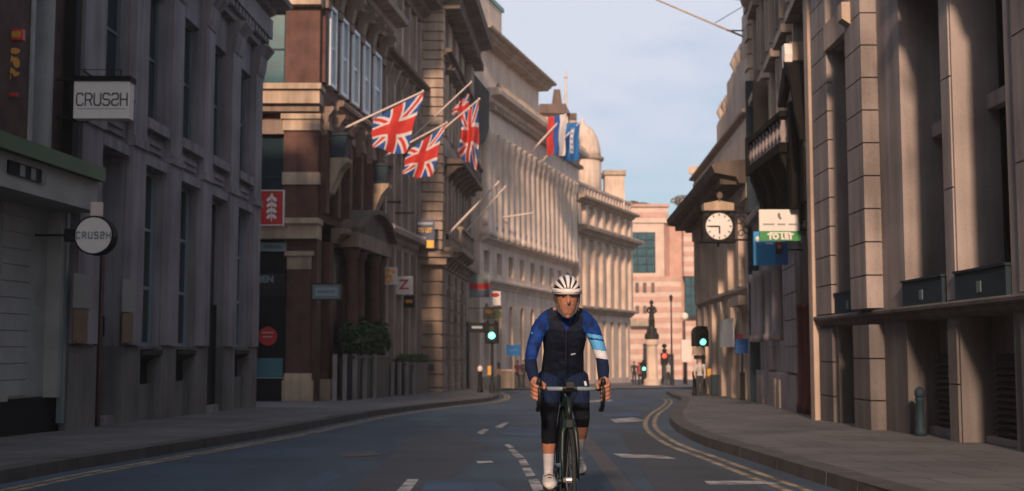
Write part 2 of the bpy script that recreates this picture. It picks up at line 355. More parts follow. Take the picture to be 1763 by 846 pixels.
# shopfront under the fascia
ug0, ug1 = w.U(18), w.U(108)
fa = w.part('fascia', 'cream_paint', 0, L - .02, zf0, zf1 - .02, -.3, .5)
w.part('fascia_edge', 'green_paint', 0, L, zf1 - .02, zf1 + .2, -.3, .62, fa)
w.part('fascia_foot', 'cream_paint', 0, L - .01, zf0 - .09, zf0 - .001, -.3, .56, fa)
w.part('sign_panel', 'black_paint', w.U(7, .5), w.U(64, .5), zf0 + .12, zf1 - .12, .501, .53, fa)
for i in range(3):
    u = w.U(7, .5) + .3 + i * .32; w.part('sign_mark', 'slate_sign', u, u + .14, zf0 + .28, zf1 - .3, .531, .537, fa)
zg = G(19); zs = w.Z(60, 687)
w.shell('cream_paint', 0, L, zf0 - .09, -.2, -.5, 'shop_wall', zs)
w.part('stall_riser', 'black_paint', 0, L - .02, zg - .1, zs, -.5, -.02)
sh = w.part('shutter', 'white_paint', ug0, ug1, zs + .02, w.Z(60, 345, 0), -.2, -.16)
z = zs + .05
while z < w.Z(60, 350, 0) - .1:
    w.prof(MB(), [(-.16, z), (-.146, z + .006), (-.15, z + .22), (-.16, z + .225)], ug0 + .05, ug1 - .75).build('shutter_slat', 'white_paint', sh); z += .24
w.part('shop_pilaster', 'cream_paint', ug1 - .18, ug1 + .02, zs, zf0 - .09, -.16, .06)
w.part('downpipe', 'slate_sign', L - .16, L - .07, zs - .4, zf0, .0, .09)
w.part('shop_window', 'glass_dark', w.U(0) - 1.6, ug0 - .1, zs + .05, zf0 - .2, -.2, -.14)
w.part('window_sill', 'cream_paint', w.U(0) - 1.7, ug0 - .02, zs, zs + .09, -.2, .05)
L0 = w

# ------------------------------------------------------------------ left row: grey stone bank of five bays
w = Wall('stone_bank', (-7.02, 19.2), (-6.63, 31.5), 'L', 'grey stone building of five tall bays with bracketed cornice, dark plinth')
L1 = w; L = w.len
px = [(165, 210), (240, 276), (302, 335), (356, 383), (403, 426)]
cols = [(w.U(a), w.U(b)) for a, b in px]
zpl = w.Z(240, 596); zl1 = w.Z(240, 284); zu0 = w.Z(240, 199); zu1 = w.Z(356, 62); zc0 = w.Z(446, 100); zc1 = zc0 + 1.05
w.shell('grey_stone', 0, L, zc1 - .1, -.62, -10, 'core')
zg0 = G(20)
rec = []
rows = [(zpl, zl1), (zu0, zu1)]
for a, b, c, d in w.skin('grey_stone', 0, L, zpl, zc0 + .15, cols, rows, .6):
    if c > zl1: w.window(a, b, c, d, .2, (1, 1), 'slate_sign', 'glass')
    elif a == cols[0][0]:
        w.part('door_recess', 'grey_stone', a, b, c, d, -.6, -.3)
    elif a == cols[3][0]:
        w.window(a, b, c, d, .18, (0, 0), 'grey_trim', 'glass_dark')
    else: w.window(a, b, c, d, .2, (0, 2), 'sign_pale_blue', 'glass')
# plinth with cellar openings and doors
e = 0
for i, (a, b) in enumerate(cols):
    w.part('plinth_block', 'grey_stone_low', e, a, zg0 - .4, zpl, -.6, .07); e = b
    if i in (1, 2, 4): w.part('plinth_panel', 'grey_stone_low', a, b, zg0 - .4, zpl - .72, -.6, -.06); w.part('plinth_lintel', 'grey_stone_low', a, b, zpl - .06, zpl, -.6, .0)
w.part('plinth_block', 'grey_stone_low', e, L, zg0 - .4, zpl, -.6, .07)
for i in (1, 2, 4):
    a, b = cols[i]
    w.part('cellar_light', 'glass_dark', a, b, zpl - .72, zpl - .06, -.3, -.2)
    hd = w.prof(MB(), [(-.2, zpl - .08), (.1, zpl - .08), (.1, zpl - .16), (-.2, zpl - .3)], a + .01, b - .01).build('cellar_hood', 'shutter', w.root)
a, b = cols[0]
d0 = w.part('door', 'grey_stone_low', a, b, zg0, zpl - .01, -.6, -.3)
w.part('door_post', 'oxblood', w.U(160, -.1), w.U(160, -.1) + .14, zg0 + .05, w.Z(165, 440), -.14, .06)
w.part('door_step', 'grey_trim', a, b, zg0 - .3, G(20) + KH + .12, -.5, -.05)
a, b = cols[3]
w.part('door', 'black_paint', a + .0, b - .02, zg0 - .1, w.Z(360, 523), -.4, -.1); w.part('door_step', 'grey_trim', a, b, zg0 - .3, G(28) + KH + .16, -.5, .0)
# pilasters with plinth blocks, collars and scrolled brackets under the cornice
edges = [0] + [c for ab in cols for c in ab] + [L]
for i in range(0, len(edges), 2):
    a, b = edges[i], edges[i + 1]
    if b - a < .25: continue
    m_ = .12 * (b - a)
    p = w.part('pilaster', 'grey_trim', a + m_, b - m_, zpl + .02, zc0 - .55, 0, .13)
    w.part('collar', 'grey_trim', a + m_ - .03, b - m_ + .03, zl1 + .25, zl1 + .42, .0, .17, p)
    w.prof(MB(), [(.0, zc0 - .56), (.15, zc0 - .56), (.2, zc0 - .4), (.24, zc0 - .1), (.42, zc0 + .12), (.42, zc0 + .16), (.0, zc0 + .16)], a + m_, b - m_).build('bracket', 'grey_trim', w.root)
for a, b in cols:      # spandrels: sill, framed panel, lintel
    w.part('window_sill', 'grey_trim', a - .04, b + .04, zu0 - .2, zu0 - .002, -.2, .14)
    p = w.part('spandrel_panel', 'grey_trim', a + .12, b - .12, zl1 + .34, zu0 - .34, 0, .04)
    w.part('panel_field', 'grey_stone', a + .26, b - .26, zl1 + .46, zu0 - .46, .041, .075, p)
    w.part('lintel', 'grey_trim', a - .03, b + .03, zl1 + .03, zl1 + .22, -.1, .1)
w.part('architrave', 'grey_trim', 0, L, zc0 + .16, zc0 + .32, -.1, .16)
u = .1
while u < L - .2:
    w.part('dentil', 'grey_trim', u, u + .16, zc0 + .32, zc0 + .5, 0, .3); u += .32
w.part('frieze', 'grey_trim', 0, L, zc0 + .5, zc0 + 1.0, -.3, .34)
w.cornice(0, L + .1, zc0 + 1.0, zc0 + 1.5, .85, 'grey_trim', back=-.4)
w.part('parapet', 'grey_stone', 0, L, zc0 + 1.5, zc0 + 1.9, -.6, .1)
# bills and plates fixed to the piers
for x0, x1, y0, y1, ms, nm in [(127, 157, 470, 530, 'slate_sign', 'notice_board'), (129, 153, 532, 590, 'poster_brown', 'notice_board'), (211, 233, 480, 537, 'slate_sign', 'notice_board'), (213, 231, 539, 590, 'poster_brown', 'notice_board'), (181, 195, 545, 580, 'black_paint', 'door_plate')]:
    o = -.29 if nm == 'door_plate' else .14
    w.part(nm, ms, w.U(x0, o), w.U(x1, o), w.Z(x0, y1, o), w.Z(x0, y0, o), o, o + .02)
w.part('cable', 'black_paint', 0, 2.4, w.Z(113, 117), w.Z(113, 117) + .025, .16, .185)

# ------------------------------------------------------------------ left row: brown granite corner building
cx, cy = -6.03, 37.6
w = Wall('granite_corner_building', (cx, cy), (-4.98, 46.05), 'L', 'brown granite and sandstone corner building with red and white hanging sign')
L2 = w; L = w.len
ZC = lambda y: at_y(515, y, cy).z
f2 = [ZC(690) - .3, ZC(412), ZC(379), ZC(181), ZC(149), ZC(10)]
w.shell('brown_granite', .55, L, 13.4, -.62, -5, 'core')
w.part('roof', 'dark_roof', -.1, L, 13.4, 13.7, -6, .2)
cols = [(.75, 1.55), (2.15, 3.05), (3.55, 4.55), (5.1, 6.1), (6.7, 7.9)]
rows = [(f2[2] + .25, f2[3] - .5), (f2[4] + .2, f2[5] + .25)]
for a, b, c, d in w.skin('brown_granite', .0, L, f2[2], 12.6, cols, rows, .55):
    w.window(a, b, c, d, .06 if c > 8 else .3, (1, 1), 'bright_frame' if c > 8 else 'sandstone', 'glass', fw=.12, ft=.2 if c > 8 else .06)
for i, u in enumerate([.45, 1.85, 3.3, 4.85, 6.4, 8.15]):
    for c, d in rows:
        p = w.part('column', 'brown_granite', u - .17, u + .17, c, d - .25, 0, .1 if c > 8 else .2); w.part('capital', 'dirty_sandstone', u - .22, u + .22, d - .25, d, 0, .2 if c > 8 else .27, p)
    w.prof(MB(), [(0, f2[5] + .3), (.2, f2[5] + .3), (.3, f2[5] + .75), (.62, f2[5] + 1.0), (.62, f2[5] + 1.1), (0, f2[5] + 1.1)], u - .2, u + .2).build('console', 'dirty_sandstone', w.root)
    w.prof(MB(), [(0, f2[3] - .9), (.18, f2[3] - .9), (.24, f2[3] - .3), (.4, f2[3] - .1), (.4, f2[3]), (0, f2[3])], u - .2, u + .2).build('console', 'dirty_sandstone', w.root)
w.cornice(-.1, L + .1, f2[5] + 1.1, f2[5] + 1.9, 1.05, 'tan_stone')
w.cornice(1.7, L, f2[3], f2[4] - .1, .35, 'dirty_sandstone', 'string_course')
w.cornice(1.9, L, f2[1] + .05, f2[2] - .05, .4, 'dirty_sandstone', 'string_course')
# ground storey of the front: openings between granite piers
for a, b in ((-.0, .5), (1.45, 2.0), (8.05, L)):
    w.part('pier', 'brown_granite', a, b, f2[0], f2[1] + .04, -.5, 0)
w.part('shop_front', 'black_paint', .5, 1.45, f2[0], f2[1], -.5, -.4)
w.part('pier_base', 'sandstone', 1.4, 2.05, f2[0], ZC(655), -.4, .08)
w.part('shop_front', 'glass_dark', 2.0, 8.05, f2[0], f2[1], -.5, -.38)
# doorcase with columns and segmental pediment
for u in (3.1, 4.1, 6.2, 7.2):
    mb = MB(); mb.lathe([(.28, 0), (.28, .25), (.22, .32), (.21, 3.0), (.18, 4.6), (.26, 4.75), (.28, 5.0)], 12, w.L(u, .3, f2[0] + .25)); mb.build('doorcase_column', 'brown_granite', w.root, smooth=True)
w.part('entablature', 'dirty_sandstone', 2.7, 7.6, f2[0] + 5.25, f2[0] + 5.75, -.1, .62)
mb = MB(); arc = []
for k in range(15):
    t = math.pi * (.18 + .64 * k / 14); arc.append((5.15 - 2.9 * math.cos(t), f2[0] + 5.75 + 2.2 * (math.sin(t) - math.sin(math.pi * .18)) * .8))
mb.prism(arc, lambda u, z: w.L(u, -.1, z), lambda u, z: w.L(u, .6, z)); mb.build('pediment', 'soot_stone', w.root)
mb = MB()
for (a, za), (b, zb_) in zip(arc[:-1], arc[1:]):
    mb.add([w.L(a, -.1, za), w.L(b, -.1, zb_), w.L(b, .85, zb_), w.L(a, .85, za), w.L(a, -.1, za + .16), w.L(b, -.1, zb_ + .16), w.L(b, .85, zb_ + .16), w.L(a, .85, za + .16)],
           [(3, 2, 1, 0), (4, 5, 6, 7), (0, 1, 5, 4), (1, 2, 6, 5), (2, 3, 7, 6), (3, 0, 4, 7)])
mb.build('pediment_moulding', 'soot_stone', w.root)
for x0, x1, y0, y1 in ((571, 607, 232, 274), (643, 677, 284, 318)):
    u, z0 = w.hit((x0 + x1) / 2, y1, .5); z1 = w.Z((x0 + x1) / 2, y0, .5)
    ped = w.prof(MB(), [(0, z0 - 1.2), (.2, z0 - 1.1), (.5, z0 - .4), (.75, z0 - .12), (.75, z0), (0, z0)], u - .3, u + .3).build('box_console', 'sandstone', w.root)
    hw = .36; r = [[w.L(u - k, -.05, z), w.L(u + k, -.05, z), w.L(u + k, .3 + 1.2 * k, z), w.L(u - k, .3 + 1.2 * k, z)] for k, z in ((hw * .8, z0 + .002), (hw, z1 - .1), (hw + .05, z1 - .08), (hw + .05, z1))]
    MB().loft(r).build('flag_box', 'navy_metal', w.root)
# the face that looks up the alley
s2 = Wall('x', (cx - 3.0, cy), (cx, cy), 'F', '', zb=w.zb + .02); bpy.data.objects.remove(s2.root); 
class Sub: pass
ang = math.atan2(w.u.y, w.u.x)
s2.root = inst('alley_front', None, w.root, Matrix.Rotation(-ang, 3, 'Z') @ Vector((-3.0, 0, 0)), (0, 0, -ang)); s2.zb = w.zb
X = lambda px: at_y(px, 423, cy).x - (cx - 3.0)
s2.part('wall', 'brown_granite', 0, X(486), f2[1], 13.3, -.6, -.3); s2.part('wall', 'brown_granite', 0, 3.0, 12.3, 13.3, -.3, -.005)
s2.part('pier', 'brown_granite', X(486), 3.0, f2[2] - .3, 12.3, -.6, -.005)
s2.part('pier', 'brown_granite', 0, X(443), f2[0], 12.3, -.3, -.005)
s2.part('cornice_band', 'sandstone', 0, 3.06, f2[3], f2[4], -.5, .3); s2.part('cornice_band', 'sandstone', 0, 3.12, f2[4] - .16, f2[4] + .02, -.5, .42); s2.part('cornice_band', 'dirty_sandstone', 0, 3.02, f2[3] - .22, f2[3] - .002, -.5, .12)
s2.part('cornice_band', 'sandstone', 0, 3.06, f2[1], f2[2], -.5, .26); s2.part('cornice_band', 'sandstone', 0, 3.1, f2[2] - .14, f2[2] + .03, -.5, .38)
s2.part('cornice_band', 'sandstone', 0, 3.06, ZC(12), ZC(-16), -.5, .3)
for y0, y1, g_ in ((225, 200, .07), (318, 297, .05)): s2.part('stone_band', 'sandstone', X(484), 3.05, ZC(y0), ZC(y1), -.5, g_)
s2.part('capital', 'sandstone', X(481), 3.08, ZC(206), ZC(197), -.5, .14)
s2.part('window', 'sandstone', X(443), X(486), ZC(150), ZC(146), -.3, .06)
s2.window(X(443), X(486), ZC(147), ZC(18), .25, (0, 1), 'navy_metal', 'glass_teal'); s2.window(X(443), X(486), ZC(376), ZC(231), .25, (0, 1), 'navy_metal', 'glass')
s2.part('carved_lintel', 'dirty_sandstone', X(443), X(486), ZC(231), ZC(207), -.3, .02)
# ground storey pier, base and shop window
s2.part('corner_pier', 'brown_granite', X(495), X(537), ZC(645), ZC(462), -.55, .02)
b_ = MB(); s2.bx(b_, X(490), X(543), f2[0], ZC(655), -.6, .1); s2.bx(b_, X(493), X(540), ZC(655), ZC(643), -.6, .06); b_.build('pier_base', 'sandstone', s2.root)
b_ = MB(); s2.bx(b_, X(495), X(537), ZC(464), ZC(441), -.55, .05); s2.bx(b_, X(491), X(541), ZC(441), ZC(433), -.55, .12); b_.build('capital', 'sandstone', s2.root)
s2.part('fascia', 'brown_granite', X(489), 3.0, ZC(433), f2[1], -.55, .0)
sw = s2.part('shop_window', 'glass_dark', X(443), X(494), f2[0] + .3, f2[1], -.5, -.2)
s2.part('stall_riser', 'black_paint', X(443), X(490), f2[0], ZC(652), -.5, -.1, sw)
s2.part('window_sill', 'sign_pale_blue', X(443), X(490), ZC(652), ZC(649), -.4, -.08, sw)
s2.part('poster_strip', 'teal_poster', X(443), X(488), ZC(648), ZC(617), -.2, -.17, sw)
s2.part('shop_fascia', 'shutter', X(443), X(491), ZC(509), ZC(470), -.2, -.12, sw)
text('MEN', .2, s2.L(X(455), -.11, ZC(481)), (R(90), 0, 0), 'sign_pale_blue', s2.root, bold=.01)
mb = MB(); mb.lathe([(.29, 0), (.29, .03)], 28); o = mb.build('round_sticker', 'sign_red', s2.root, s2.L(X(462), -.16, ZC(579)), (R(90), 0, 0))
for i, ww in ((0, .3), (1, .36)): s2.part('sticker_text', 'cloth_pale', X(462) - ww / 2, X(462) + ww / 2, ZC(581 - i * 7), ZC(579 - i * 7), -.128, -.122)
s2.part('street_name_plate', 'sign_pale_blue', X(445), X(493), ZC(433), ZC(418), -.1, .03)
s2.part('plate_lettering', 'slate_sign', X(455), X(485), ZC(428), ZC(423), .031, .034)

# ------------------------------------------------------------------ left row: grey pilastered building and rusticated corner
w = Wall('pilastered_building', (-4.98, 46.05), (-4.12, 52.9), 'L', 'narrow tan stone building of tall pilasters beside the rusticated corner')
L = w.len; n = 5; bay = L / n
w.shell('tan_stone', 0, L, 16.6, -.5, -9, 'core')
zc = w.Z(700, 425)
cols = [(i * bay + .42, (i + 1) * bay - .42 + .42) for i in range(n)]
cols = [(i * bay + .5, (i + 1) * bay - .1) for i in range(n)]
rows = [(G(50) + .9, zc - .7), (zc + .9, zc + 3.4), (zc + 4.3, zc + 6.4), (zc + 7.4, zc + 9.9)]
for a, b, c, d in w.skin('tan_stone', 0, L, w.zb, 16.6, cols, rows, .45): w.window(a, b, c, d, .3, (0, 1), 'tan_stone', 'glass_dark')
for i in range(n + 1):
    u = min(max(i * bay + .2, .2), L - .2)
    w.part('pilaster', 'tan_stone', u - .18, u + .18, w.zb, zc - .3, 0, .22); w.part('pilaster', 'tan_stone', u - .16, u + .16, zc + .5, zc + 6.8, 0, .16); w.part('pilaster', 'tan_stone', u - .16, u + .16, zc + 7.2, 15.6, 0, .16)
w.cornice(-.2, L, zc - .3, zc + .45, .6, 'tan_stone'); w.cornice(-.2, L, zc + 6.8, zc + 7.25, .55, 'soot_stone'); w.cornice(-.2, L, 15.6, 16.6, 1.1, 'soot_stone')
for i in range(n):
    w.prof(MB(), [(0, zc + 6.1), (.14, zc + 6.1), (.4, zc + 6.75), (0, zc + 6.75)], i * bay + .1, i * bay + .34).build('console', 'dirty_sandstone', w.root)
    if i < n - 1: w.prof(MB(), [(0, zc + 3.6), (.42, zc + 3.75), (.4, zc + 3.95), (0, zc + 4.2)], i * bay + .45, i * bay + bay - .05).build('window_hood', 'soot_stone', w.root)

ex, ey = -3.13, 52.9
w = Wall('rusticated_corner_building', (ex, ey), (-2.34, 65.2), 'L', 'tall rusticated stone corner building with quoins, balcony and heavy cornice')
L3 = w; L = w.len
w.shell('rust_stone', .02, L, 19, -.7, -9, 'core')
zc = at_y(757, 445, ey).z; ZE = lambda y: at_y(735, y, ey).z
cols = [(1.6, 3.0), (4.4, 5.8), (7.2, 8.6), (10, 11.3)]
rows = [(G(60) + 1.3, zc - 1.2), (zc + 1.2, zc + 4.0), (zc + 5.6, zc + 8.4), (zc + 9.7, zc + 12)]
for a, b, c, d in w.skin('rust_stone', 0, L, w.zb, 19, cols, rows, .6):
    w.window(a, b, c, d, .4, (1, 2), 'tan_stone', 'glass_dark')
    if c > zc and c < zc + 9:
        w.part('window_surround', 'rust_stone', a - .3, a - .02, c, d, 0, .16); w.part('window_surround', 'rust_stone', b + .02, b + .3, c, d, 0, .16)
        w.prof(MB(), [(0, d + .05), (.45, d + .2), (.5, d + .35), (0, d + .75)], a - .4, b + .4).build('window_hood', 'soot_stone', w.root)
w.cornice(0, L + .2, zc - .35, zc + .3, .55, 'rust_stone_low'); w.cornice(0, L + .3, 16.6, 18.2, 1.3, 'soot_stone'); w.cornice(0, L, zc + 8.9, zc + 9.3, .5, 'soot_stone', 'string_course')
u = .2
while u < L:
    w.part('modillion', 'soot_stone', u, u + .3, 16.35, 16.75, 0, .8); u += .75
    w.part('dentil', 'soot_stone', u, u + .2, zc + 8.55, zc + 8.9, 0, .35)
# balcony with balusters, over consoles, and a smaller one lower down
for z, u0, u1, ms in ((zc + 4.3, .9, 10.4, 'soot_stone'), (zc + .3, .4, 6.2, 'rust_stone_low')):
    w.part('balcony_floor', ms, u0, u1, z, z + .22, 0, .95); w.part('balcony_rail', ms, u0, u1, z + .98, z + 1.12, .72, .97)
    u = u0 + .08
    while u < u1 - .1:
        MB().lathe([(.08, 0), (.05, .1), (.1, .3), (.05, .62), (.08, .76)], 8, w.L(u, .84, z + .22)).build('baluster', ms, w.root, smooth=True); u += .36
    u = u0 + .2
    while u < u1:
        w.prof(MB(), [(0, z - .7), (.15, z - .6), (.6, z - .2), (.85, z - .1), (.85, z), (0, z)], u, u + .26).build('console', ms, w.root); u += 1.36
# face towards the camera: quoins above, banded rustication below
X3 = lambda px: at_y(px, 423, ey).x
e3 = Wall('x', (ex - 2.2, ey), (ex, ey), 'F', '', zb=w.zb + .02); bpy.data.objects.remove(e3.root); ang = math.atan2(w.u.y, w.u.x)
e3.root = inst('end_face', None, w.root, Matrix.Rotation(-ang, 3, 'Z') @ Vector((-2.2, 0, 0)), (0, 0, -ang)); e3.zb = w.zb
e3.part('wall', 'rust_stone', 0, 2.18, w.zb, 19, -.65, -.02)
z = zc + .4; k = 0
while z < 16.4:
    a = 1.2 if k % 2 else 1.42
    e3.part('quoin_block', 'rust_stone', a, 2.215, z, z + .36, -.02, .1); w.part('quoin_block', 'rust_stone', -.07, .75 if k % 2 else .5, z, z + .36, 0, .1); z += .42; k += 1
z = w.zb
while z < zc - .5:
    e3.part('rusticated_block', 'rust_stone_low', 1.0, 2.22, z, z + .5, -.02, .11); 
    for (a, b) in ((-.08, 1.5), (3.1, 4.3), (5.9, 7.1), (8.7, 9.9)): w.part('rusticated_block', 'rust_stone_low', a, b, z, z + .5, 0, .11)
    z += .57
e3.part('cornice', 'rust_stone_low', .9, 2.5, zc - .3, zc + .3, -.02, .5); e3.part('cornice', 'rust_stone_low', .9, 2.65, zc + .02, zc + .25, .5, .66)
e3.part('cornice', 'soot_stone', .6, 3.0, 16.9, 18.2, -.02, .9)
e3.part('street_name_plate', 'sign_navy', 1.1, X3(748) - (ex - 2.2), ZE(638), ZE(627), .115, .14); e3.part('plate_lettering', 'poster_grey', 1.35, 1.7, ZE(635), ZE(630), .141, .145)
w.part('tall_door', 'navy_metal', L - .9, L - .3, w.zb, G(64) + 3.6, 0, .12)
# lead covered bay above the side street and its end pilaster
w.part('end_pilaster', 'tan_stone', L - 1.5, L - .02, zc + 1, 16.4, 0, .3)
r = []
for z, k in ((12.0, .2), (12.7, .85), (13.2, 1.0), (15.2, 1.0), (15.6, .7), (16.2, .25)): r.append([w.L(L + .1, .0, z), w.L(L + .1 + 1.4 * k, 0, z), w.L(L + .1 + 1.2 * k, .95 * k, z), w.L(L + .1, 1.1 * k, z)])
MB().loft(r).build('lead_bay', 'lead', w.root)
# ------------------------------------------------------------------ left row: the long pale bank with its colonnade
w = Wall('colonnaded_bank', (-1.75, 66.5), (4.35, 88.5), 'L', 'long pale stone bank with giant columns, arched ground storey and stepped attic', zb=G(90) - .2)
L4 = w; L = w.len
z_at = lambda x, y: w.Z(x, y)
zat1, zat0, zmc, zfr, zco, zbal, zst = w.Z(845, 20), w.Z(845, 68), w.Z(845, 180), w.Z(845, 232), w.Z(845, 400), w.Z(861, 420), w.Z(861, 492)
w.shell('pale_stone', 0, L, zmc, -.9, -10, 'core')
n = 9; bay = L / n
cols = [(i * bay + bay * .32, (i + 1) * bay - bay * .32) for i in range(n)]
g0 = G(80); rows = [(g0 + 1.3, zst - .8)]
for a, b, c, d in w.skin('pale_stone', 0, L, w.zb, zst, cols, rows, .8):        # arched ground storey
    w.part('arch_window', 'glass_dark', a, b, c, d - .3, -.7, -.6)
    r_ = (b - a) / 2; arc = [(a, d - r_ - .3)] + [((a + b) / 2 - r_ * math.cos(math.pi * k / 10), d - r_ - .3 + r_ * math.sin(math.pi * k / 10)) for k in range(11)] + [(b, d + .02), (a, d + .02)]
    for half in (arc[1:7] + [((a + b) / 2, d), (a, d)], arc[6:12] + [(b, d), ((a + b) / 2, d)]):
        MB().prism(half, lambda u, z: w.L(u, -.55, z), lambda u, z: w.L(u, .0, z)).build('arch_spandrel', 'pale_stone', w.root)
w.part('plinth', 'pale_dark', 0, L, w.zb, g0 + .9, 0, .25)
w.cornice(0, L, zst - .25, zst + .25, .45, 'pale_stone', 'string_course')
cols2 = [(i * bay + bay * .3, (i + 1) * bay - bay * .3) for i in range(n)] 
rows2 = [(zst + .6, zbal - .6)]
for a, b, c, d in w.skin('pale_stone', 0, L, zst + .25, zbal, cols2, rows2, .8): w.window(a, b, c, d, .35, (0, 0), 'pale_dark', 'glass_dark')
w.cornice(0, L, zbal - .2, zbal + .1, .5, 'pale_stone', 'string_course')
w.part('balustrade_rail', 'pale_stone', 0, L, zco + .25, zco + .42, .15, .42)
u = .2
while u < L:
    w.part('baluster', 'pale_stone', u, u + .26, zbal + .1, zco + .25, .18, .38); u += .62
rows3 = [(zco + .5, zco + 3.4)]
for a, b, c, d in w.skin('pale_stone', 0, L, zbal, zmc - .2, cols2, rows3, .8): w.window(a, b, c, d, .5, (1, 2), 'pale_dark', 'glass_dark')
for i in range(2 * n + 1):
    u = max(.5, min(L - .5, i * bay / 2)); cz = zfr - .1 - zbal - .1
    mb = MB(); mb.lathe([(.52, 0), (.52, .3), (.44, .42), (.43, cz * .4), (.37, cz - .75), (.42, cz - .7), (.5, cz - .15), (.56, cz)], 14, w.L(u, .1, zbal + .1)); mb.build('column', 'pale_stone', w.root, smooth=True)
w.part('entablature', 'pale_stone', 0, L, zfr - .1, zmc - .55, -.7, .5); w.cornice(-.3, L + .2, zmc - .55, zmc + .45, 1.3, 'pale_stone', back=-.7)
u = 0
while u < L:
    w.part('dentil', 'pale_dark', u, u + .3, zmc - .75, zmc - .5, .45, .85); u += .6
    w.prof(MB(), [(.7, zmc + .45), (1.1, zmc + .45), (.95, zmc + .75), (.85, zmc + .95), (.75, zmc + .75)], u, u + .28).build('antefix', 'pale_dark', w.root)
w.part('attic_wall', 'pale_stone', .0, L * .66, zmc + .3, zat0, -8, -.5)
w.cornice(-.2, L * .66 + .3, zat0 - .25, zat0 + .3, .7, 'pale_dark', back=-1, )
w.part('attic_step', 'pale_stone', .0, L * .6, zat0 + .3, zat0 + 1.5, -8, -.7); w.part('attic_step', 'pale_stone', 0, L * .34, zat0 + 1.5, zat1 + 1.6, -8, -1.0)
w.prof(MB(), [(-8, zat1 + 1.6), (-.9, zat1 + 1.6), (-.9, zat1 + 1.85), (-8, zat1 + 2.2)], -.1, L * .35).build('roof', 'roof_copper', w.root)
w.part('end_wall', 'pale_stone', L * .66, L, zmc + .3, zmc + 1.6, -7, -.7)

# ------------------------------------------------------------------ domed building that closes the left row
w = Wall('domed_building', (4.6, 89.2), (9.9, 102.5), 'L', 'pale corner building with dome, chimney stacks and two dark cornices', zb=G(105) - .2)
L = w.len; zA, zB, zC_ = w.Z(1003, 345), w.Z(1003, 398), w.Z(1003, 533)
w.shell('dome_stone', 0, L, zA, -.6, -12, 'core'); n = 7; bay = L / n
cols = [(i * bay + bay * .3, (i + 1) * bay - bay * .3) for i in range(n)]
rows = [(G(95) + .4, zC_ - .8), (zC_ + .9, zC_ + 3.4), (zC_ + 4.6, zB - 1.6), (zB + .7, zA - .9)]
for a, b, c, d in w.skin('dome_stone', 0, L, w.zb, zA, cols, rows, .5): w.window(a, b, c, d, .3, (1, 1), 'dome_stone', 'glass_dark', fw=.12)
for i in range(n + 1):
    u = max(.3, min(L - .3, i * bay))
    for c, d in ((zC_ + .3, zB - .6), (zB + .4, zA - .4)): w.part('pilaster', 'dome_stone', u - .3, u + .3, c, d, 0, .3)
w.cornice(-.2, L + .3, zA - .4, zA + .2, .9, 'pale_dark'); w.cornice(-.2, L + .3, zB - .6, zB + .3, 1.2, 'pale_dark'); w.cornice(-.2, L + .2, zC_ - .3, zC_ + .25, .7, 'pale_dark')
w.part('balustrade_rail', 'dome_stone', 0, L, zA + 1.0, zA + 1.2, -.1, .3)
u = .1
while u < L:
    w.part('baluster', 'dome_stone', u, u + .35, zA + .2, zA + 1.0, 0, .25); u += .8
# dome on its drum, chimney stacks, turret
def cyl_at(px, py0, py1, y, rad_px, nm, ms, prof):
    p = at_y(px, py1, y); top = at_y(px, py0, y); s_ = FP / y; r = rad_px / s_; h = top.z - p.z
    mb = MB(); mb.lathe([(a * r, b * h) for a, b in prof], 24); loc = w.root.matrix_world.inverted() @ p if False else None
    q = Vector((p.x - w.a.x, p.y - w.a.y)); return mb.build(nm, ms, w.root, (q.dot(w.u), q.dot(Vector((-w.u.y, w.u.x))), p.z - w.zb), smooth=True)
yd = 99
dm = [(1.0, 0)] + [(math.cos(math.pi / 2 * k / 10), math.sin(math.pi / 2 * k / 10)) for k in range(1, 10)] + [(.12, 1), (.1, 1.1), (.02, 1.2)]
cyl_at(1003, 214, 272, yd, 32, 'dome', 'dome_stone', dm)
cyl_at(1003, 271, 279, yd, 37, 'dome_ledge', 'pale_dark', [(.9, 0), (1, .3), (1, .8), (.9, 1)])
cyl_at(1003, 279, 350, yd, 33, 'drum', 'dome_stone', [(1, 0), (1, 1)])
def blk(px0, px1, py0, py1, y, dep, nm, ms, taper=1.0):
    p0 = at_y(px0, py1, y); p1 = at_y(px1, py0, y); c = (p0.x + p1.x) / 2; hw = (p1.x - p0.x) / 2
    r = [[(c - hw * k, y, z), (c + hw * k, y, z), (c + hw * k, y + dep, z), (c - hw * k, y + dep, z)] for k, z in ((1, p0.z), (taper, p1.z))]
    mb = MB(); mb.loft(r); o = mb.build(nm, ms); return o
def child_of(o, root):
    o.parent = root; m_ = Matrix.Translation(root.location) @ Matrix.Rotation(root.rotation_euler.z, 4, 'Z'); o.matrix_parent_inverse = m_.inverted(); return o
for a in [(1042, 1075, 300, 372, 100, 2.2, 'chimney_stack', 'dome_stone'), (1039, 1078, 293, 301, 99.8, 2.6, 'chimney_cap', 'pale_dark'), (926, 978, 193, 330, 92, 4, 'turret_wall', 'dome_stone'),
          (950, 968, 154, 180, 93, 1.2, 'turret_stub', 'dark_roof', .6), (979, 991, 206, 300, 94, 1, 'chimney_stack', 'dome_stone'), (977, 993, 195, 206, 93.9, 1.2, 'chimney_cap', 'dark_roof')]:
    child_of(blk(*a), w.root)
child_of(blk(921, 982, 179, 195, 91.5, 5, 'turret_roof', 'dark_roof', .72), w.root)
p = at_y(974, 180, 94); q = at_y(974, 122, 94); mb = MB(); mb.tube([p, q], [.12, .05], 8); mb.lathe([(.02, 0), (.16, .12), (.02, .3)], 8, at_y(974, 136, 94)); child_of(mb.build('finial_mast', 'pole_white'), w.root)

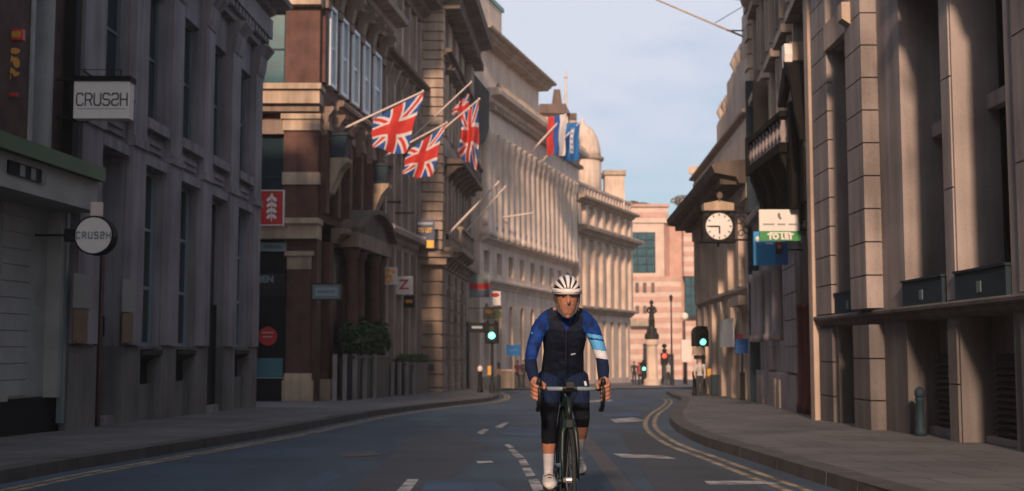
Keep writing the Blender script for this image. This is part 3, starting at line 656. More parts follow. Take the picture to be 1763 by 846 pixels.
# ------------------------------------------------------------------ striped pink building facing the junction
yp = 150
w = Wall('striped_building', (at_y(1068, 0, yp).x, yp), (at_y(1225, 0, yp).x, yp), 'F', 'pink and buff banded building with teal windows facing down the street', zb=G(150) - .3)
XP = lambda x: at_y(x, 400, yp).x - w.a.x; ZP = lambda y: at_y(1150, y, yp).z
w.part('core', 'pink_stone', 0, w.len + 12, w.zb, ZP(372), -14, -1.0)
def bands(x0, x1, y0, y1, px_step, o0, o1, skip=()):
    y = y1; k = 0
    while y > y0:
        yy = max(y - px_step, y0); za, zb_ = ZP(y), ZP(yy)
        segs = [(x0, x1)]
        for (a, b, c, d) in skip:
            if yy < d and y > c: segs = [q for s_ in segs for q in ((s_[0], min(a, s_[1])), (max(b, s_[0]), s_[1])) if q[1] - q[0] > 1]
        for a, b in segs: w.part('stone_band', 'pink_stone' if k % 2 else 'buff_stone', XP(a), XP(b), za, zb_ + .0, o0, o1 + (.06 if k % 2 else 0))
        y = yy; k += 1
bands(1068, 1172, 476, 655, 9, -1.0, 0, [(1105, 1128, 598, 655), (1138, 1158, 610, 655)])
bands(1175, 1212, 360, 655, 8.5, -1.0, .9, [(1176, 1208, 477, 546)])
bands(1068, 1150, 357, 384, 9, -1.0, .2)
w.part('wall', 'buff_stone', XP(1068), XP(1143), ZP(400), ZP(384), -1.0, -.05); w.part('wall', 'buff_stone', XP(1128), XP(1143), ZP(476), ZP(400), -1.0, -.05); w.part('wall', 'buff_stone', XP(1068), XP(1128), ZP(476), ZP(470), -1, -.05)
mb = MB(); mb.prism([(XP(1143), -.05), (XP(1173), -2.6), (XP(1175), -3), (XP(1143), -3)], lambda x, o: w.L(x, o, ZP(476)), lambda x, o: w.L(x, o, ZP(378))); mb.build('angled_wall', 'pink_stone', w.root)
w.part('roof_canopy', 'sign_pale_blue', XP(1148), XP(1176), ZP(381), ZP(370), -3, .5); w.part('parapet', 'pink_stone', XP(1066), XP(1152), ZP(357), ZP(352), -2, .5); w.part('parapet', 'buff_stone', XP(1174), XP(1214), ZP(360), ZP(345), -3, 1.1)
def bigwin(x0, x1, y0, y1, o, nv, nh, parent=None):
    f = w.part('window', 'navy_metal', XP(x0), XP(x1), ZP(y1), ZP(y0), o - .3, o - .12)
    for i in range(nv):
        for j in range(nh):
            a = x0 + (x1 - x0) * i / nv; b = x0 + (x1 - x0) * (i + 1) / nv; c = y0 + (y1 - y0) * j / nh; d = y0 + (y1 - y0) * (j + 1) / nh
            w.part('pane', 'glass_teal', XP(a) + .1, XP(b) - .1, ZP(d) + .1, ZP(c) - .1, o - .11, o - .05, f)
bigwin(1082, 1128, 400, 470, .1, 3, 5); bigwin(1176, 1208, 477, 546, .9, 3, 4)
for x in (1096, 1109, 1123):
    w.part('slot_window', 'dark_roof', XP(x - 3), XP(x + 3), ZP(504), ZP(487), .07, .1)
    w.part('slot_window', 'dark_roof', XP(x - 3), XP(x + 3), ZP(540), ZP(527), .07, .1)
w.part('arcade_recess', 'shutter', XP(1105), XP(1128), w.zb, ZP(598), -.99, -.6); w.part('arcade_recess', 'shutter', XP(1138), XP(1158), w.zb, ZP(610), -.99, -.6)
w.part('awning', 'pale_dark', XP(1083), XP(1120), ZP(562), ZP(550), .1, 1.2)
mb = MB(); mb.lathe([(.72, 0), (.72, .3)], 24); mb.build('round_clock', 'sign_navy', w.root, w.L(XP(1203), .97, ZP(449)), (R(90), 0, 0)); mb = MB(); mb.lathe([(.42, 0), (.42, .05)], 20); mb.build('clock_mark', 'cloth_red', w.root, w.L(XP(1203), 1.28, ZP(449)), (R(90), 0, 0))
def leaf_mass(mb, c, rx, ry, rz, n, sz):
    for _ in range(n):
        v = Vector((random.gauss(0, 1), random.gauss(0, 1), random.gauss(0, 1))).normalized() * random.random() ** .45
        p = Vector(c) + Vector((v.x * rx, v.y * ry, v.z * rz)); a = Vector((random.gauss(0, 1), random.gauss(0, 1), random.gauss(0, .7))).normalized() * sz * random.uniform(.6, 1.3)
        b = a.cross(Vector((random.gauss(0, 1), random.gauss(0, 1), random.gauss(0, 1)))).normalized() * sz * random.uniform(.3, .6)
        mb.add([p - a, p + b, p + a, p - b], [(0, 1, 2, 3)])
for x, y, r_, lab in ((1090, 353, .8, 'small green bush at the parapet end by the domed building'), (1108, 354, .6, 'low dark bush on the roof of the striped building'), (1178, 347, 1.3, 'rounded brown green tree on the striped building roof')):
    c = at_y(x, y, yp + 1.5); t = thing('roof_tree' if r_ > 1.2 else 'roof_bush', lab, 'tree' if r_ > 1.2 else 'bush', (c.x, c.y, ZP(357)))
    mb = MB(); leaf_mass(mb, (0, 0, c.z - ZP(357)), r_ * 1.3, r_, r_ * .6, 420, .22); mb.build('crown', 'leaf_brown', t); MB().tube([(0, 0, -.6), (.05, 0, .1), (0, 0, c.z - ZP(357))], [.09, .07, .03], 6).build('trunk', 'dark_roof', t)
# a further block so that the skyline behind the junction is closed
w = Wall('background_block', (30, 165), (75, 160), 'F', 'plain buff block far behind the right row', zb=G(165)); n = 9
for a, b, c, d in w.skin('buff_stone', 0, w.len, w.zb, 12, [(i * 5 + 1.5, i * 5 + 3.5) for i in range(n)], [(2, 5), (7, 10)], .4): w.window(a, b, c, d, .25, (0, 1), 'buff_stone', 'glass_dark')
w.shell('buff_stone', 0, w.len, 12, -.41, -10, 'core')
# ------------------------------------------------------------------ right row: the near stone facade
w = Wall('right_stone_building', (5.87, 3.0), (5.87, 23.15), 'R', 'large stone building with deep windows, blue sill planters and louvred vents')
R1 = w; L = w.len
px = [(1440, 1488), (1557, 1628), (1648, 1740)]
cols = [(w.U(b), w.U(a)) for a, b in px] + [(12.0 - 3 - 1.0, 12.6 - 3 + .1), (4.4, 6.2), (1.3, 3.1)]
cols = cols[:3] + [(7.2, 9.1), (3.9, 5.8), (.7, 2.6)]
zg = G(14); zled1 = w.Z(1600, 525); zled = zled1 - .08; zwin0 = zled1; zwin1 = w.Z(1447, 75); zlv0, zlv1 = w.Z(1475, 720), w.Z(1475, 608)
w.shell('right_stone', 0, L, 15, -.85, -10, 'core')
rows = [(w.zb, zled - .12), (zwin0, zwin1), (zwin1 + 1.6, zwin1 + 5.2)]
for a, b, c, d in w.skin('right_low', 0, L, w.zb, zled, cols, rows[:1], .8, 'base_wall') + w.skin('right_stone', 0, L, zled, 15, cols, rows[1:], .8):
    if d < zled + .1:
        p = w.part('recess_wall', 'right_low', a, b, w.zb, zled - .12, -.8, -.42)
        lo = zlv0 - (15.5 + 3 - .3 - a) * .0 ; q = w.part('vent_frame', 'shutter', a + .12, b - .2, w.zb + .35, zlv1, -.42, -.38)
        z = w.zb + .4
        while z < zlv1 - .1:
            w.prof(MB(), [(-.38, z), (-.31, z - .015), (-.305, z + .005), (-.375, z + .06)], a + .16, b - .24).build('louvre_slat', 'shutter', q); z += .085
        w.part('recess_sill', 'right_grey', a, b, w.zb, w.zb + .34, -.42, -.3)
    else:
        w.window(a, b, c, d, .68, (1, 1), 'black_paint', 'glass_dark', fw=.08)
w.cornice(0, L + .15, zled - .1, zled1, .15, 'right_low', 'sill_course', back=-.5)
for a, b in cols:
    p = w.part('planter_box', 'navy_metal', a + .03, b - .03, zled1 + .004, zled1 + .36, -.25, .06); m_ = (a + b) / 2
    w.part('planter_badge', 'slate_sign', m_ - .07, m_ + .07, zled1 + .08, zled1 + .22, .061, .07, p); w.part('planter_rim', 'navy_metal', a + .0, b - .0, zled1 + .36, zled1 + .39, -.27, .08, p)
# rusticated pilasters A and B, plain pilasters between, in separate blocks
def blocks(u0, u1, z0, z1, o, h=.53, ms='right_stone'):
    z = z0; k = 0
    while z < z1 - .05:
        zz = min(z + h, z1); w.part('stone_block', ms, u0, u1, z + .011, zz - .011, 0, o); z = zz
blocks(w.U(1439), L - .01, zled1 + .02, 8.8, .1); blocks(w.U(1521) + .08, w.U(1488) - .05, zled1 + .02, 8.8, .26)
blocks(L - .95, L - .02, w.zb, zled - .14, .06, .62, 'right_low'); blocks(w.U(1521) + .08, w.U(1488) - .05, w.zb, zled - .14, .24, .66, 'right_low')
ends = sorted(cols); gaps = [(ends[i][1], ends[i + 1][0]) for i in range(len(ends) - 1)]
for a, b in gaps:
    if abs(a - w.U(1557)) < .1: continue
    mw = (b - a) * .12
    blocks(a + mw, b - mw, zled1 + .02, 8.8, .02, 1.5); blocks(a + mw, b - mw, w.zb, zled - .14, .03, 1.0, 'right_low')
for a, b in cols:
    w.part('lintel', 'right_trim', a - .12, b + .12, zwin1 + .02, zwin1 + .5, 0, .12)
    w.prof(MB(), [(0, zwin1 - .5), (.1, zwin1 - .5), (.22, zwin1 - .1), (.4, zwin1 + .02), (.4, zwin1 + .3), (0, zwin1 + .3)], a - .42, a - .16).build('console', 'right_trim', w.root)
    mb = MB(); w.bx(mb, a, b, zwin0 + 2.55, zwin0 + 2.75, -.6, -.45); mb.build('transom', 'right_grey', w.root)
w.cornice(0, L, 8.8, 9.5, .7, 'right_trim'); w.cornice(0, L, 14.2, 15, 1.0, 'right_trim')

# ------------------------------------------------------------------ right row: hooded doorway building
w = Wall('hooded_doorway_building', (6.05, 23.2), (7.55, 37.4), 'R', 'grey stone building with dark pedimented door hood, balcony and red columns')
R2 = w; L = w.len
w.shell('right_grey', .0, L, 12.5, -.6, -9, 'core')
zH = lambda px, py, o=0: w.Z(px, py, o)
cols = [(1.3, 3.9), (5.2, 6.4), (7.6, 8.8), (10.0, 11.2), (12.3, 13.4)]
rows = [(6.3, 8.6), (9.4, 11.3)]
for a, b, c, d in w.skin('right_grey', 0, L, 5.2, 12.5, cols, rows, .55): w.window(a, b, c, d, .35, (1, 2), 'right_grey', 'glass_dark')
for a, b in cols:
    for c, d in rows: w.part('window_surround', 'right_trim', a - .2, a - .01, c, d, 0, .1); w.part('window_surround', 'right_trim', b + .01, b + .2, c, d, 0, .1); w.part('window_hood', 'right_trim', a - .3, b + .3, d + .05, d + .25, 0, .25)
w.cornice(0, L, 11.7, 12.5, .8, 'right_trim')
# bright end pier beside the near facade, and the pier beyond the hood
pr = MB(); w.bx(pr, -.0, .5, w.zb, 12, -.2, .1); pr.build('end_wall', 'right_trim', w.root)
# ground storey: doors behind red columns, then blocked wall
w.part('door_back', 'bronze', .55, 4.3, w.zb, 5.2, -.6, -.45); w.part('door_lintel', 'near_black', .55, 4.3, 4.55, 5.2, -.45, .12)
for u in (.85, 1.9, 2.95, 4.0):
    g0 = G(24 + u) + KH; mb = MB(); mb.lathe([(.17, 0), (.17, .2), (.13, .26), (.12, 2.25), (.15, 2.3), (.15, 2.4)], 12, w.L(u, .0, g0)); mb.build('red_column', 'red_column', w.root, smooth=True)
    mb = MB(); mb.lathe([(.12, 0), (.11, 1.2), (.16, 1.3), (.18, 1.5)], 12, w.L(u, .0, g0 + 2.4)); mb.build('upper_column', 'right_grey', w.root, smooth=True); w.part('column_block', 'right_grey', u - .2, u + .2, g0 + 3.9, 4.6, -.4, .2)
    w.part('door_panel', 'red_column', u + .17, u + .86, g0, g0 + 2.5, -.42, -.3) if u < 3.5 else None
wl = w.part('ground_wall', 'right_grey', 4.3, L, w.zb, 5.2, -.55, 0)
z = w.zb + 1.15
while z < 5.0:
    zz = min(z + .62, 5.15)
    for a, b in ((4.4, 7.0), (9.6, 11.4)): w.part('stone_block', 'right_grey', a, b, z + .012, zz - .012, 0, .09)
    z = zz
w.part('wall_plinth', 'right_grey', 4.32, L, w.zb, w.zb + 1.1, 0, .14)
for u, h in ((8.2, 1.9), (12.4, 1.9)):
    mb = MB(); mb.prism([(u + .55 * math.cos(2 * math.pi * k / 20), 2.6 + h * .55 * math.sin(2 * math.pi * k / 20)) for k in range(20)], lambda a, b: w.L(a, .0, b), lambda a, b: w.L(a, .06, b)); mb.build('oval_window', 'glass_dark', w.root)
    for s_ in (-1, 1):
        mb = MB(); mb.lathe([(.2, 0), (.2, .15), (.15, .2), (.14, 1.7), (.2, 1.8), (.24, 2.0)], 12, w.L(u + s_ * .85, .18, 1.45)); mb.build('wall_column', 'right_grey', w.root, smooth=True)
    for k in (-.5, .5): w.part('base_panel', 'right_trim', u + k - .3, u + k + .3, w.zb + .1, w.zb + .95, .141, .17)
w.cornice(4.3, L, 4.6, 5.2, .4, 'right_grey', 'string_course')
# the dark doorcase: half of a swan-neck hood, then a balustraded balcony, square to the street
D = Wall('x', (5.85, 23.3), (5.85, 30), 'R', '', zb=w.zb + .02); bpy.data.objects.remove(D.root); D.zb = w.zb
ang = math.atan2(w.u.y, w.u.x); q2 = Vector((5.85 - w.a.x, .1)); q2 = Vector((q2.dot(w.u), q2.dot(Vector((-w.u.y, w.u.x))), 0))
D.root = inst('doorcase', None, w.root, q2, (0, 0, R(90) - ang))
D.part('end_pier', 'right_trim', -.1, .2, w.zb, 11.8, -.3, .13)
def sweep(poly, o0, o1, nm, ms): return MB().prism(poly, lambda a, b: D.L(a, o0, b), lambda a, b: D.L(a, o1, b)).build(nm, ms, D.root)
u0, z0 = D.hit(1396, 208, .2); ua, za = D.hit(1352, 104, .2); u0 = max(u0, .21)
cv = [(u0 + (ua - u0) * t, z0 + (za - z0) * (t + .10 * math.sin(2 * math.pi * t - 2.6) + .05)) for t in [k / 8 for k in range(9)]]
for (a, b), (c, d) in zip(cv[:-1], cv[1:]): sweep([(a, b), (c, d), (c, d - .22), (a, b - .22)], -.5, .24, 'hood_roof', 'near_black')
for (a, b), (c, d) in zip(cv[:-1], cv[1:]): sweep([(a, b - .3), (c, d - .3), (c, d - .38), (a, b - .38)], -.1, .16, 'hood_moulding', 'shutter')
sweep([(ua, za), (ua + .22, za - .15), (ua + .75, 6.35), (ua + .6, 6.3), (ua + .1, za - .5), (ua, za - .3)], -.4, .22, 'hood_roof', 'near_black')
sweep([(u0 + .04, z0 - .24)] + [(a, b - .38) for a, b in cv[1:]] + [(ua + .5, 6.2), (ua + .5, 4.2), (u0 + .04, 4.2)], -.45, -.02, 'hood_panel', 'near_black')
D.part('hood_bracket', 'near_black', u0 + .03, u0 + .25, 4.1, z0 - .22, -.01, .16); D.part('hood_bracket', 'near_black', ua - .1, ua + .15, 4.1, 6.3, -.01, .14); D.part('hood_strut', 'navy_metal', u0 + .5, u0 + .56, 4.1, z0 + .1, .02, .08)
sweep([(ua - .09, za - .15), (ua + .09, za - .15), (ua + .15, za + .1), (ua + .12, za + .32), (ua - .12, za + .32), (ua - .15, za + .1)], .08, .24, 'cartouche', 'sign_white')
pr = MB(); zt_ = D.Z(1380, 57); D.bx(pr, ua + .1, ua + .5, 5.2, zt_, -.8, .07); D.bx(pr, ua + .06, ua + .52, zt_ - .62, zt_ - .48, -.8, .1); pr.build('hood_pier', 'right_trim', D.root)
ub0, ub1 = ua + .45, D.U(1288, .25); zr = D.Z(1288, 240, .25); zfl = D.Z(1288, 302, .25)
D.part('balcony_floor', 'near_black', ub0, ub1, zfl, zfl + .2, -1.2, .26); D.part('balcony_rail', 'near_black', ub0 - .1, ub1, zr - .12, zr, .05, .26)
u = ub0 + .1; hb_ = zr - .12 - zfl - .2
while u < ub1 - .1:
    MB().lathe([(.09, 0), (.05, hb_ * .14), (.1, hb_ * .4), (.05, hb_ * .8), (.08, hb_)], 8, D.L(u, .15, zfl + .2)).build('baluster', 'right_grey', D.root, smooth=True); u += .36
D.part('balcony_end', 'near_black', ub1 - .2, ub1 + .02, zfl, zr + .06, -.3, .28); D.part('balcony_screen', 'black_paint', ub1 - .2, ub1 - .05, zr + .06, D.Z(1288, 158, 0), -.25, .1)
D.part('balcony_shade_panel', 'near_black', ub0 - .2, ub1 - .1, 3.9, zfl - .002, -1.2, -.12)  # dark panel standing in for the shaded recess under the balcony
u = ub0 + .1
while u < ub1:
    D.prof(MB(), [(-.12, zfl - .9), (-.05, zfl - .85), (.08, zfl - .4), (.2, zfl - .12), (.2, zfl - .004), (-.12, zfl - .004)], u, u + .22).build('balcony_console', 'near_black', D.root); u += 1.05
w.part('downpipe', 'navy_metal', L - .35, L - .15, w.zb, 9.5, .02, .3)

# ------------------------------------------------------------------ right row: clock building further down
w = Wall('clock_building', (7.55, 37.5), (8.15, 53.0), 'R', 'pale stone building with wide dark eaves cornice behind the bracket clock', zb=G(55) - .1)
R3 = w; L = w.len; zc = w.Z(1280, 258, .9)
w.shell('right_far', 0, L, zc - .1, -.6, -9, 'core')
n = 6; bay = L / n; cols = [(i * bay + .8, (i + 1) * bay - .55) for i in range(n)]
rows = [(G(45) + 1.0, 2.6), (3.9, 5.9), (6.4, zc - 1.4)]
rows = [(G(45) + .9, 2.5), (3.7, zc - 1.5)]
for a, b, c, d in w.skin('right_far', 0, L, w.zb, zc - .1, cols, rows, .5): w.window(a, b, c, d, .35, (1, 2), 'right_far', 'glass_dark')
for i in range(n + 1):
    u = max(.3, min(L - .3, i * bay + .1)); w.part('pilaster', 'right_far', u - .32, u + .32, 3.3, zc - .9, 0, .22); w.part('rusticated_pier', 'right_far', u - .4, u + .4, w.zb, 3.0, 0, .16)
w.cornice(0, L, 2.95, 3.3, .2, 'right_far', 'string_course'); w.part('entablature', 'right_far', 0, L, zc - .9, zc - .45, 0, .3)
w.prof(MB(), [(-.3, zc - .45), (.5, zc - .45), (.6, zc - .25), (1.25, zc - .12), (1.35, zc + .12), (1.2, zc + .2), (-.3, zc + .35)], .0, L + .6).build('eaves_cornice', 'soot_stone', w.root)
u = .3
while u < L:
    w.part('modillion', 'soot_stone', u, u + .25, zc - .45, zc - .2, .5, 1.05); u += .7
w.part('attic', 'right_far', 0, L - .2, zc + .3, zc + 1.6, -6, .25); w.cornice(0, L, zc + 1.6, zc + 1.9, .4, 'right_far', 'parapet')
for k, (a, b, h) in enumerate(((.0, 2.6, 3.6), (2.6, 6.4, 2.2), (6.4, 9.4, 1.2))):
    w.part('attic_block', 'right_far', a, b, zc + 1.9, zc + 1.9 + h, -5, -.05); 
    uu = a + .2
    while uu < b - .3:
        MB().lathe([(.18, 0), (.1, .15), (.22, .4), (.12, .65), (.03, .85)], 8, w.L(uu, -.2, zc + 1.9 + h)).build('urn_finial', 'right_trim', w.root, smooth=True); uu += 1.15
# corner pier with plain shaft and rough blocks, facing the camera
pr = MB(); w.bx(pr, -.12, .9, w.zb, 14, -.5, .12); pr.build('corner_pier', 'right_far', w.root)
z = w.zb; k = 0
while z < 13.5:
    w.part('quoin_block', 'right_far' if k % 3 else 'right_trim', -.2, .5 if k % 2 else .75, z, z + .4, .0, .22 if k % 2 else .19); z += .47; k += 1
w.part('corner_pipe', 'right_trim', -.3, -.2, 6, 14, -.1, .05); w.cornice(-.2, 1.2, 13.4, 14, .5, 'right_trim', e0=.3)
w.part('banner', 'sign_white', w.U(1261, .34), w.U(1238, .34), w.Z(1250, 598, .34), w.Z(1250, 550, .34), .33, .36)
w.part('coat_of_arms', 'right_trim', w.U(1281, .3), w.U(1264, .3), w.Z(1272, 528, .3), w.Z(1272, 512, .3), .2, .5)
# the row goes on round the junction
w = Wall('junction_building', (8.6, 53.6), (26, 78), 'R', 'pale columned building beyond the clock building at the junction', zb=G(80) - .2)
L = w.len; w.shell('right_far', 0, L, 9.2, -.6, -9, 'core'); n = 12; bay = L / n
for a, b, c, d in w.skin('right_far', 0, L, w.zb, 9.2, [(i * bay + .7, (i + 1) * bay - .7) for i in range(n)], [(G(60) + .9, 2.4), (3.8, 7.4)], .5): w.window(a, b, c, d, .35, (1, 1), 'right_far', 'glass_dark')
w.cornice(0, L, 2.7, 3.2, .4, 'right_far', 'string_course'); w.cornice(0, L, 8.6, 9.4, .9, 'right_far')
# left row behind the camera: it shades the street
for (a, b, h, lab, ms) in (((-8.6, -24), (-8.1, 5.9), 16, 'plain grey stone building next before the dark shop', 'grey_stone'), ((-9.5, -62), (-8.7, -24.2), 21, 'tall tan stone building at the street end behind', 'tan_stone')):
    w = Wall('street_building', a, b, 'L', lab, zb=G(b[1]) - .2); n = int(w.len / 4); bay = w.len / n
    for q in w.skin(ms, 0, w.len, w.zb, h, [(i * bay + 1.2, (i + 1) * bay - 1.2) for i in range(n)], [(1.4, 4), (6, 8.6), (10.4, 13)], .5): w.window(*q, .35, (1, 1))
    w.shell(ms, 0, w.len, h, -.51, -10, 'core'); w.cornice(0, w.len, h - .8, h, .8, ms)
# ------------------------------------------------------------------ signs, flags, lights
class Board:
    """a flat sign square to the street, at depth y, its place read from the picture"""
    def __init__(s, name, lab, x0, x1, y0, y1, y, ms, dep=.08, cat='sign', part='panel', rim=None, group=None):
        s.y = y; p0, p1 = at_y(x0, y1, y), at_y(x1, y0, y); s.c = Vector(((p0.x + p1.x) / 2, y, p0.z))
        s.root = thing(name, lab, cat, s.c, 0, group); s.box(part, ms, x0, x1, y0, y1, 0, dep)
        if rim:
            w_ = .03; a, b, c, d = s.X(x0), s.X(x1), s.Z(y1), s.Z(y0); m = MB()
            for q in ((a - w_, b + w_, d, d + w_), (a - w_, b + w_, c - w_, c), (a - w_, a, c, d), (b, b + w_, c, d)): m.box(q[0], q[1], -.012, dep + .012, q[2], q[3])
            m.build('frame', rim, s.root)
    def X(s, px): return at_y(px, 423, s.y).x - s.c.x
    def Z(s, py): return at_y(881, py, s.y).z - s.c.z
    def box(s, nm, ms, x0, x1, y0, y1, d0, d1): return MB().box(s.X(x0), s.X(x1), d0, d1, s.Z(y1), s.Z(y0)).build(nm, ms, s.root)
    def arm(s, px, py, X1, Y1=None, nm='bracket', r=.02):    # an iron arm back to the wall at world X1
        a = Vector((s.X(px), .04, s.Z(py))); b = Vector((X1 - s.c.x, (Y1 - s.y) if Y1 else .04, s.Z(py)))
        return MB().tube([a, b], r, 6).build(nm, 'dark_metal', s.root)
    def txt(s, t, px, py, hpx, ms, wide=1.0, d=-.004): return text(t, hpx * s.y / FP, (s.X(px), d, s.Z(py)), (R(90), 0, 0), ms, s.root, wide=wide, ext=.003, bold=.012)
    def disc(s, nm, ms, px, py, rpx, d0, d1, n=40, sx=1.0):
        r = rpx * s.y / FP; m = MB(); m.lathe([(r, 0), (r, d1 - d0)], n); o = m.build(nm, ms, s.root, (s.X(px), d1, s.Z(py)), (R(90), 0, 0)); o.scale.x = sx; return o
    def ell(s, nm, ms, px, py, rx, ry, ang=0, d=-.006):
        k = s.y / FP; m = MB(); pts = [(rx * k * math.cos(2 * math.pi * i / 14), ry * k * math.sin(2 * math.pi * i / 14)) for i in range(14)]
        ca, sa = math.cos(ang), math.sin(ang); pts = [(x * ca - z * sa, x * sa + z * ca) for x, z in pts]
        m.prism(pts, lambda x, z: (x, d, z), lambda x, z: (x, 0, z)); return m.build(nm, ms, s.root, (s.X(px), 0, s.Z(py)))
def crussh(b, cx, cy, h, ms, step, stroke):
    """thin rounded capitals, the second S turned round like a 2"""
    G_ = {'C': [[(1, .85), (.8, 1), (.2, 1), (0, .8), (0, .2), (.2, 0), (.8, 0), (1, .15)]], 'R': [[(0, 0), (0, 1), (.75, 1), (1, .82), (1, .62), (.75, .45), (0, .45)], [(.6, .45), (1, 0)]],
          'U': [[(0, 1), (0, .2), (.2, 0), (.8, 0), (1, .2), (1, 1)]], 'S': [[(1, .85), (.8, 1), (.2, 1), (0, .85), (0, .62), (.2, .5), (.8, .5), (1, .36), (1, .15), (.8, 0), (.2, 0), (0, .15)]],
          'H': [[(0, 0), (0, 1)], [(1, 0), (1, 1)], [(0, .5), (1, .5)]]}
    G_['2'] = [[(1 - x, z) for x, z in G_['S'][0]]]; k = b.y / FP
    for i, ch in enumerate('CRUS2H'):
        m = MB()
        for pl in G_[ch]:
            for (xa, za), (xb, zb_) in zip(pl[:-1], pl[1:]):
                a = Vector((xa * h * .54, 0, za * h)) * k; c = Vector((xb * h * .54, 0, zb_ * h)) * k; t = (c - a).normalized(); nn = Vector((-t.z, 0, t.x)) * stroke * k / 2; e = t * stroke * k * .35
                m.add([a - nn - e, c - nn + e, c + nn + e, a + nn - e, *[q + Vector((0, .004, 0)) for q in (a - nn - e, c - nn + e, c + nn + e, a + nn - e)]], [(0, 1, 2, 3), (7, 6, 5, 4), (0, 4, 5, 1), (1, 5, 6, 2), (2, 6, 7, 3), (3, 7, 4, 0)])
        m.build('letter', ms, b.root, (b.X(cx + (i - 2.5) * step - h * .27), -.005, b.Z(cy + h / 2)))
b = Board('hanging_sign', 'square white lightbox sign reading CRUSSH with black cap', 119, 216, 140, 204, 18.6, 'sign_white', .22)
b.box('cap', 'black_paint', 115, 218, 131, 140, -.02, .26); b.box('side_plate', 'black_paint', 112, 119, 140, 205, -.01, .24); crussh(b, 168, 171, 21, 'sign_grey_text', 15.3, 2.6); b.box('underline', 'poster_grey', 127, 210, 187, 188, -.004, .01); b.arm(113, 137, -7.15); b.arm(113, 200, -7.15)
b.box('stay', 'dark_metal', 112, 196, 117, 118, .1, .12)
s_ = MB().tube([(b.X(196), .11, b.Z(117)), (b.X(196), .11, b.Z(133))], .012, 6).build('stay_drop', 'dark_metal', b.root)
b = Board('round_sign', 'round white drum sign reading CRUSSH under the square one', 110, 131, 394, 416, 18.3, 'dark_metal', .1, part='bracket_plate')
b.disc('drum', 'black_paint', 163, 406, 34, -.06, .16); b.disc('face', 'sign_white', 163, 406, 31, -.07, -.061); crussh_y = b; 
for o in [crussh(b, 163, 406, 11, 'poster_grey', 10.4, 2.2)]: pass
for c in b.root.children:
    if c.name.startswith('letter'): c.location.y = -.076
b.box('top_cap', 'bollard_white', 154, 172, 348, 372, .0, .1); b.arm(112, 405, -7.2)
b = Board('corner_sign', 'small red sign with gold ornament on the dark brick shop', 0, 26, 50, 69, 17.2, 'sign_red', .1); b.txt('XES', 12, 60, 9, 'gold'); b.arm(2, 72, -7.3)
for i, (x, y, r_) in enumerate(((14, 88, 9), (6, 103, 8), (17, 108, 10), (9, 122, 8), (18, 128, 6), (5, 134, 6))): b.ell('ornament', 'gold', x, y, r_, r_ * .6, i * .9)
b.box('lower_bar', 'sign_red', 0, 20, 160, 166, 0, .05)
b.box('hanger', 'dark_metal', 3, 5, 69, 166, .02, .04)
b = Board('hanging_sign', 'red hanging sign with white wheat ear on brown corner', 447, 486, 329, 387, 36.4, 'sign_red', .12, rim='sign_white')
for i in range(4):
    for sx in (-1, 1): b.ell('wheat_grain', 'sign_white', 466.5 + sx * 4.6, 343 + i * 10, 5.2, 3.0, -sx * .75)
b.ell('wheat_grain', 'sign_white', 466.5, 337, 2.2, 4); b.box('wheat_stem', 'sign_white', 465.6, 467.4, 345, 381, -.005, 0); b.arm(466, 333, b.c.x, 37.5)
b = Board('hanging_sign', 'slate grey oblong sign on the granite corner pier', 539, 587, 490, 515, 37.1, 'slate_sign', .1, rim='dark_metal'); b.box('panel_inset', 'sign_pale_blue', 544, 582, 495, 510, -.006, 0); b.box('lettering_strip', 'slate_sign', 548, 578, 500, 505, -.009, -.006); b.arm(540, 493, b.X(539) + b.c.x, 37.6)
b = Board('crest_sign', 'pale hanging sign with gold lion crest near the plants', 653, 684, 460, 490, 45.6, 'bollard_white', .1)
for x, y, rx, ry, a in ((660, 468, 5, 3, .6), (677, 468, 5, 3, -.6), (668.5, 466, 4, 4, 0), (668.5, 476, 8, 4, 0), (663, 483, 4, 3, .8), (674, 483, 4, 3, -.8), (668.5, 486, 3, 3, 0)): b.ell('crest_mark', 'gold', x, y, rx, ry, a)
b.arm(654, 462, -5.1)
b = Board('hanging_sign', 'square white sign with red letter Z', 681, 711, 476, 507, 48.4, 'sign_white', .1); b.txt('Z', 696, 491, 17, 'sign_red', 1.1); b.arm(682, 478, -4.75)
b = Board('hanging_sign', 'small black and gold sign below the letter Z sign', 696, 714, 509, 530, 49.4, 'black_paint', .08); b.box('gold_strip', 'gold', 699, 711, 516, 522, -.005, 0); b.arm(697, 511, -4.6)
b = Board('letting_board', 'navy and yellow letting board on the rusticated corner', 715, 748, 378, 428, 51.9, 'sign_navy', .06); b.txt('TO LET', 731.5, 397, 7.5, 'sign_yellow', .72)
b.box('text_line', 'poster_grey', 718, 745, 383, 387, -.005, 0); b.box('text_line', 'poster_grey', 719, 733, 408, 412, -.005, 0); b.box('phone_panel', 'sign_yellow', 733, 747, 414, 427, -.006, 0); b.box('post', 'dark_metal', 722, 724, 428, 436, .01, .04); b.arm(717, 380, b.X(717) + b.c.x, 52.9)
for x0, x1, y, yy, lab in ((628, 690, 348, 46.6, 'thin black iron sign arm under the pediment, upper one'), (650, 714, 367, 48.0, 'thin black iron sign arm above the gold crest, lower one')):
    p, q = at_y(x0, y, yy), at_y(x1, y, yy); t = thing('sign_arm', lab, 'bracket', p); MB().tube([(0, 0, 0), q - p], .04, 6).build('arm', 'dark_metal', t); MB().tube([(q - p) * .97 + Vector((0, 0, -.06)), (q - p) * .97 + Vector((0, 0, .06))], .03, 6).build('finial', 'dark_metal', t)
